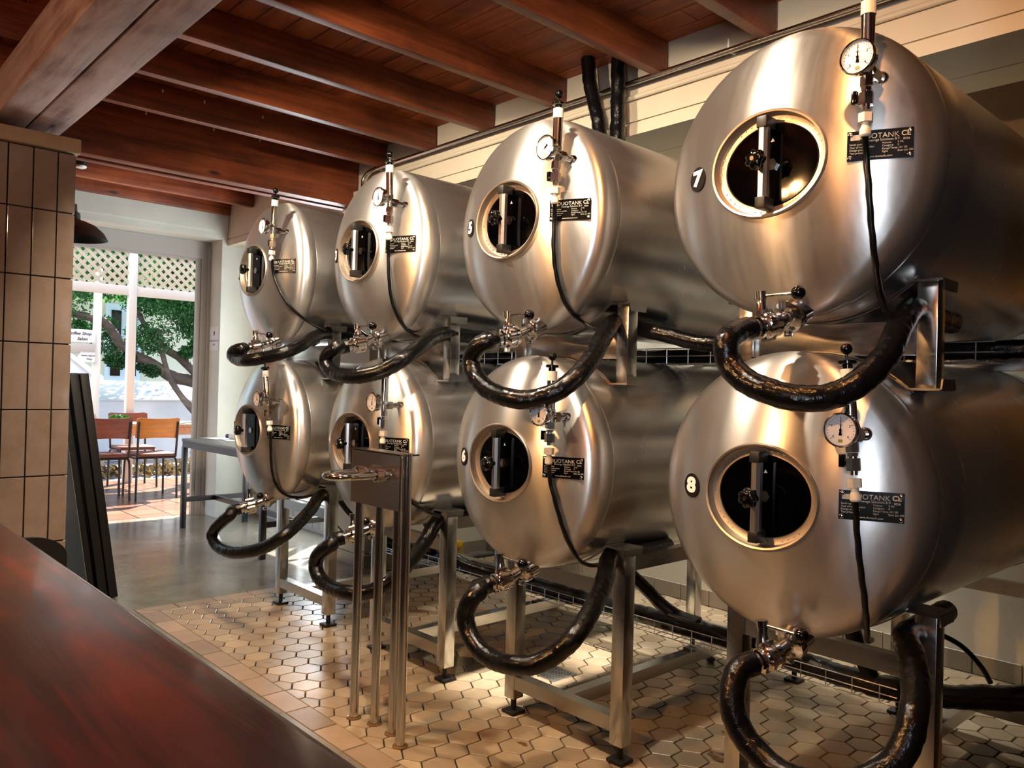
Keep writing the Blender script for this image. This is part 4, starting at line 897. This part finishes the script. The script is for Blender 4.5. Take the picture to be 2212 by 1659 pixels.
m.build('leaves', M['green'], t); MB().lathe((-9.2,2.72,.751),(0,0,1),[(.03,0),(.04,.05)],16).build('pot', M['white'], t)
tag(MB().lathe((-9.15,2.46,.7515),(0,0,1),[(.025,0),(.027,.01),(.027,.07),(.012,.09),(.012,.11)],16).build('glass_bottle', M['white']), 'small clear bottle on the patio table beside the plant', 'bottle')
# lattice screen
t = thing('lattice_screen', (-10.1,3.0,0), 'white painted patio screen with lattice panels above', 'lattice screen')
for y in (1.7,3.09,4.5): MB().box((-10.1,y,1.46),(.09,.09,2.92),bevel=.006).build('post', M['whitepaint'], t)
MB().box((-10.1,3.1,2.285),(.07,2.9,.11),bevel=.005).build('rail', M['whitepaint'], t)
MB().box((-10.1,3.1,2.80),(.07,2.9,.11),bevel=.005).build('top_rail', M['whitepaint'], t)
for ya, yb in ((1.745,3.045),(3.135,4.455)):
    m = MB(); z0, z1 = 2.34, 2.745
    for sgn, dx in ((1,-.006),(-1,.006)):
        k = -.5
        while k < (yb-ya)+.5:
            # slat from (ya+k, z0) at 45 degrees
            y0, y1 = ya+k, ya+k+sgn*(z1-z0)
            p0, p1 = Vector((0,y0,z0)), Vector((0,y1,z1))
            def cl(p, q):
                for lim, s in ((ya,1),(yb,-1)):
                    if (p.y-lim)*s < 0:
                        if (q.y-lim)*s <= 0: return None, None
                        tt = (lim-p.y)/(q.y-p.y); p = p.lerp(q,tt)
                    elif (q.y-lim)*s < 0:
                        tt = (lim-p.y)/(q.y-p.y); q = p.lerp(q,tt)
                return p, q
            p, q = cl(p0,p1)
            if p is not None and (q-p).length > .02:
                d = (q-p).normalized(); mid = (p+q)/2; ex = Vector((1,0,0)); ez = d; ey = ez.cross(ex)
                m.box((-10.1+dx,mid.y,mid.z),(.008,.038,(q-p).length), Matrix((ex,ey,ez)).transposed())
            k += .108
    m.build('lattice_panel', M['lattice'], t)
# tree
t = thing('garden_tree', (-12.4,5.1,0), 'leaning garden tree with dense green crown behind the patio', 'tree')
def limb(name, pts, r0, r1): MB().tube(pts, lambda i,k,n: (r0+(r1-r0)*i/n)*(1+.08*math.sin(i*1.1+k*.9)), n=12, step=.08).build(name, M['bark'], t, angle=60)
limb('trunk', [(-12.3,5.25,-.05),(-12.35,5.1,.6),(-12.45,4.9,1.10),(-12.5,4.72,1.22),(-12.5,4.42,1.29),(-12.5,4.21,1.42),(-12.5,4.04,1.51),(-12.5,3.84,1.61),(-12.5,3.69,1.74),(-12.5,3.58,1.90),(-12.5,3.45,2.06),(-12.5,3.27,2.10),(-12.5,3.0,2.15),(-12.5,2.5,2.3)], .13, .035)
limb('branch', [(-12.4,5.0,1.1),(-12.45,4.72,1.40),(-12.5,4.52,1.60),(-12.5,4.31,1.70),(-12.55,4.1,1.95),(-12.6,3.9,2.3)], .085, .03)
limb('branch', [(-12.2,5.0,.3),(-12.25,4.8,.62),(-12.3,4.62,.86),(-12.35,4.48,1.05),(-12.4,4.36,1.28),(-12.45,4.27,1.6),(-12.5,4.2,2.0)], .06, .03)
def leaves(n, fn, size, seed, shade):
    rnd = random.Random(seed); m = MB()
    for _ in range(n):
        c, tint = fn(rnd)
        a = Vector((rnd.gauss(0,1),rnd.gauss(0,1),rnd.gauss(0,1))).normalized(); b = a.orthogonal().normalized(); s = size*(.6+.8*rnd.random())
        c = Vector(c); m.add([c-a*s, c+b*s*.42, c+a*s, c-b*s*.42], [(0,1,2,3)], tint)
    return m
rb = random.Random(3)
blobs = []
for _ in range(60):
    y = 2.6+rb.random()*2.5; lo = 2.05 - .62*max(0, min(1,(y-3.0)/.9)) if y < 3.9 else 1.62
    if y > 4.4: lo = 1.75
    blobs.append((-12.5+rb.gauss(0,.35), y, lo+.16+rb.random()*1.7, .22+.18*rb.random(), rb.random()))
for y, z in ((3.55,1.50),(3.66,1.47),(3.80,1.55),(4.05,1.42),(4.12,1.36),(3.25,1.85),(3.1,1.95),(4.6,1.66),(4.75,1.78)): blobs.append((-12.5+rb.gauss(0,.1),y,z,.13,rb.random()))
def crown(r):
    b = r.choice(blobs); v = Vector((r.gauss(0,1),r.gauss(0,1),r.gauss(0,1))).normalized()*(b[3]*(.5+.5*r.random()))
    return (b[0]+v.x, b[1]+v.y, b[2]+v.z*.8), min(1,max(0,.25+.5*b[4]*r.random()+.25*r.random()))
leaves(30000, crown, .030, 5, 0).build('foliage', M['leaf'], t, flat=True, tint=True)
t = thing('garden_hedge', (-14.4,3.6,0), 'bright green tree foliage seen through the lattice', 'tree')
MB().tube([(-14.8,3.2,-.02),(-14.8,3.3,1.2),(-14.9,3.5,2.6)],.09,n=10,step=.1).build('trunk', M['bark'], t)
def hedge(r): return (-14.6+max(-.8,min(.8,r.gauss(0,.3))), .8+r.random()*5.2, 2.55+r.random()*1.9), r.random()
leaves(14000, hedge, .05, 9, 0).build('foliage', M['leafb'], t, flat=True, tint=True)
# planting strip under the tree
def strip(r): return (-10.9+r.gauss(0,.12), 1.8+r.random()*3.2, abs(r.gauss(0,.07))), r.random()*.6
tag(leaves(900, strip, .06, 11, 0).build('dry_grass_strip', foliage_mat('dry_grass', (.35,.28,.16), (.55,.48,.30), .2), flat=True, tint=True), 'dry grass and leaves edging the patio paving', 'grass', kind='stuff')
# low walls and stair
t = thing('garden_wall', (-13.4,4.2,0), 'low whitewashed garden wall with a sloping blue white top behind the chairs', 'wall')
m = MB(); m.span((-13.0,3.3,-.02),(-13.9,8.0,.90)); m.build('wall_body', M['outwall'], t)
m = MB(); m.prism([(0,0),(0,.02),(-.8,.30),(-.95,.30),(-.95,0)], (-12.97,3.35,.90), (1,0,0),(0,0,1),(0,1,0), 4.65); m.build('sloped_coping', M['outwall'], t)
t = thing('stair_wall', (-12.6,3.0,0), 'tall whitewashed stair wall with a sloping top at the left of the garden', 'wall')
m = MB(); m.prism([(1.0,-.02),(3.43,-.02),(3.43,1.20),(2.9,1.62),(1.0,2.2)], (-12.9,0,0), (0,1,0),(0,0,1),(1,0,0), .35); m.build('wall_body', M['outwall'], t)
m = MB(); m.prism([(3.47,1.20),(3.47,1.26),(2.9,1.68),(1.0,2.26),(1.0,2.2),(2.9,1.62),(3.4,1.20)], (-12.95,0,0), (0,1,0),(0,0,1),(1,0,0), .45); m.build('wall_coping', M['outwall'], t)
# house
t = thing('garden_house', (-16.5,5.0,0), 'cream house with pale blue double doors behind the garden wall', 'house')
m = MB(); m.span((-16.0,-1.0,-.02),(-19.0,10.0,3.8)); m.build('house_wall', M['outcream'], t)
m = MB(); m.span((-15.95,4.44,0),(-16.0,5.06,2.62)); d = m.build('double_door', plain('pale_blue_door', (.72,.80,.86), .5), t)
for ya, yb, za, zb in ((4.53,4.70,1.28,1.90),(4.80,4.98,1.28,1.90),(4.53,4.70,2.05,2.5),(4.80,4.98,2.05,2.5)): MB().span((-15.93,ya,za),(-15.95,yb,zb)).build('door_glass', M['glass'], d)
MB().box((-15.92,4.73,1.13),(.03,.16,.05),bevel=.01).build('door_handle', M['blackm'], d)
m = MB(); m.span((-16.3,-1,3.8),(-19.0,10,4.1)); m.build('parapet', M['outwall'], t)
# sign post
t = thing('sign_post', (-11.6,3.12,0), 'white garden sign post with coffee shop and estate agents boards', 'sign')
MB().box((-11.62,3.125,1.35),(.07,.09,2.7),bevel=.004).build('post', M['whitepaint'], t)
for z, h, s1, s2, sz in ((1.785,.17,'Coffee Shop','Salon',.058),(1.62,.13,'','',.03)):
    b = MB().box((-11.56,2.80,z),(.02,.58,h),bevel=.003).build('sign_board', M['paper'] if s1 else M['cream'], t)
    if s1:
        m = MB(); m.text(s1, (-11.548,2.895,z+.03),(0,1,0),(0,0,1),sz,.001,weight=.001,shear=.25); m.text(s2,(-11.548,2.93,z-.04),(0,1,0),(0,0,1),sz,.001,weight=.001,shear=.25)
        m.build('sign_lettering', M['ink'], b, flat=True)
    else:
        pass
b = MB().prism([(-.085,-.065),(.085,-.065),(.085,.065),(-.085,.065),(-.12,0)], (-11.57,3.005,1.51),(0,1,0),(0,0,1),(1,0,0),.02).build('arrow_board', M['paper'], t)
MB().text('Estate Agents', (-11.548,3.005,1.53),(0,1,0),(0,0,1),.030,.001,shear=.2).text('Shop', (-11.548,3.02,1.485),(0,1,0),(0,0,1),.034,.001,shear=.2).build('sign_lettering', M['ink'], b, flat=True)

# ------------------------------------------------------------------ light
W_ = bpy.data.worlds.new('sky'); SC.world = W_; W_.use_nodes = True; nt = W_.node_tree; bg = nt.nodes['Background']
sky = nt.nodes.new('ShaderNodeTexSky'); sky.sky_type = 'NISHITA'; sky.sun_disc = False; sky.sun_elevation = math.radians(48); sky.sun_rotation = math.radians(150); sky.air_density = 1.0; sky.dust_density = 2.0
nt.links.new(sky.outputs[0], bg.inputs[0]); bg.inputs[1].default_value = SKY
def light(name, typ, loc, energy, col, aim=None, **k):
    d = bpy.data.lights.new(name, typ); d.energy = energy; d.color = col
    for a, b in k.items(): setattr(d, a, b)
    o = bpy.data.objects.new(name, d); COL.objects.link(o); o.location = loc
    if aim is not None: o.rotation_euler = (Vector(aim)-Vector(loc)).to_track_quat('-Z','Y').to_euler()
    return o
sd = Vector((-.45,.55,.70)).normalized()
light('sun', 'SUN', (0,0,20), SUN, (1.0,.94,.84), -sd*20+Vector((0,0,20)), angle=.012)
warm = (1.0,.83,.62)
# spot lamps fixed behind the double beam, one per tank column
for x, e in ((-3.44,LAMP),(-2.46,LAMP),(-1.52,LAMP),(-.62,LAMP*.5)):
    light('spot_lamp', 'SPOT', (x,1.11,2.66), e, warm if x < -1 else (1.0,.42,.12), (x-.3,2.0,1.55), spot_size=math.radians(128), spot_blend=.5, shadow_soft_size=.028)
# bar lamps behind and beside the camera
for x, y, e, c in ((-2.3,-.75,BAR*.55,(1.0,.50,.19)),(-.4,-.9,BAR*.4,(1.0,.42,.14)),(-4.2,-.9,BAR*.2,(1.0,.55,.25))):
    light('bar_lamp', 'POINT', (x,y,2.25), e, c, shadow_soft_size=.05)
light('bar_spot', 'SPOT', (-2.2,-.8,2.3), BAR*3.2, (1.0,.50,.18), (-1.9,1.75,.2), spot_size=math.radians(88), spot_blend=.4, shadow_soft_size=.04)
# daylight through the window beside the bar and through the bay window
light('window_daylight', 'AREA', (1.4,-2.66,1.32), WIN, (.70,.84,1.0), (1.4,0,1.32), shape='RECTANGLE', size=.42, size_y=2.1)
light('bay_daylight', 'AREA', (-5.87,3.50,1.25), BAY, (.86,.94,1.0), (-5.87,0,.9), shape='RECTANGLE', size=1.1, size_y=2.0)
# cool work lights under the bulkhead behind the tanks
for x, y, z, ax, e in ((-2.49,2.62,2.70,-2.49,WORK*5),(-2.49,3.75,2.45,-2.4,WORK*1.2),(-1.53,3.78,2.45,-1.5,WORK*.25),(-3.47,3.75,2.45,-3.4,WORK*.5)):
    light('work_light', 'SPOT', (x,y,z), e, (1.0,.96,.88), (ax,y-.02,0), spot_size=math.radians(80 if y > 3 else 26), spot_blend=.7, shadow_soft_size=.05)

# ------------------------------------------------------------------ camera
yaw, pit, rol = .827207, .00477, .02614
fw = Vector((-math.sin(yaw)*math.cos(pit), math.cos(yaw)*math.cos(pit), math.sin(pit))); rt = Vector((math.cos(yaw), math.sin(yaw), 0)); up = rt.cross(fw)
R_ = rt*math.cos(rol)+up*math.sin(rol); U_ = up*math.cos(rol)-rt*math.sin(rol)
cam = bpy.data.cameras.new('camera'); co = bpy.data.objects.new('camera', cam); COL.objects.link(co)
co.matrix_world = Matrix(((R_.x,U_.x,-fw.x,0),(R_.y,U_.y,-fw.y,0),(R_.z,U_.z,-fw.z,1.25),(0,0,0,1)))
cam.sensor_fit = 'HORIZONTAL'; cam.sensor_width = 36; cam.lens = 1723.943/2212*36; cam.clip_start = .02
SC.camera = co
vs = SC.view_settings; vs.view_transform = 'Standard'; vs.look = 'None'; vs.gamma = 1; vs.use_curve_mapping = False; vs.exposure = EXPO
SC.cycles.use_denoising = True; SC.cycles.adaptive_threshold = .02; SC.cycles.max_bounces = 8; SC.cycles.glossy_bounces = 5; SC.cycles.diffuse_bounces = 4; SC.cycles.sample_clamp_indirect = 6; SC.cycles.caustics_reflective = False; SC.cycles.caustics_refractive = False
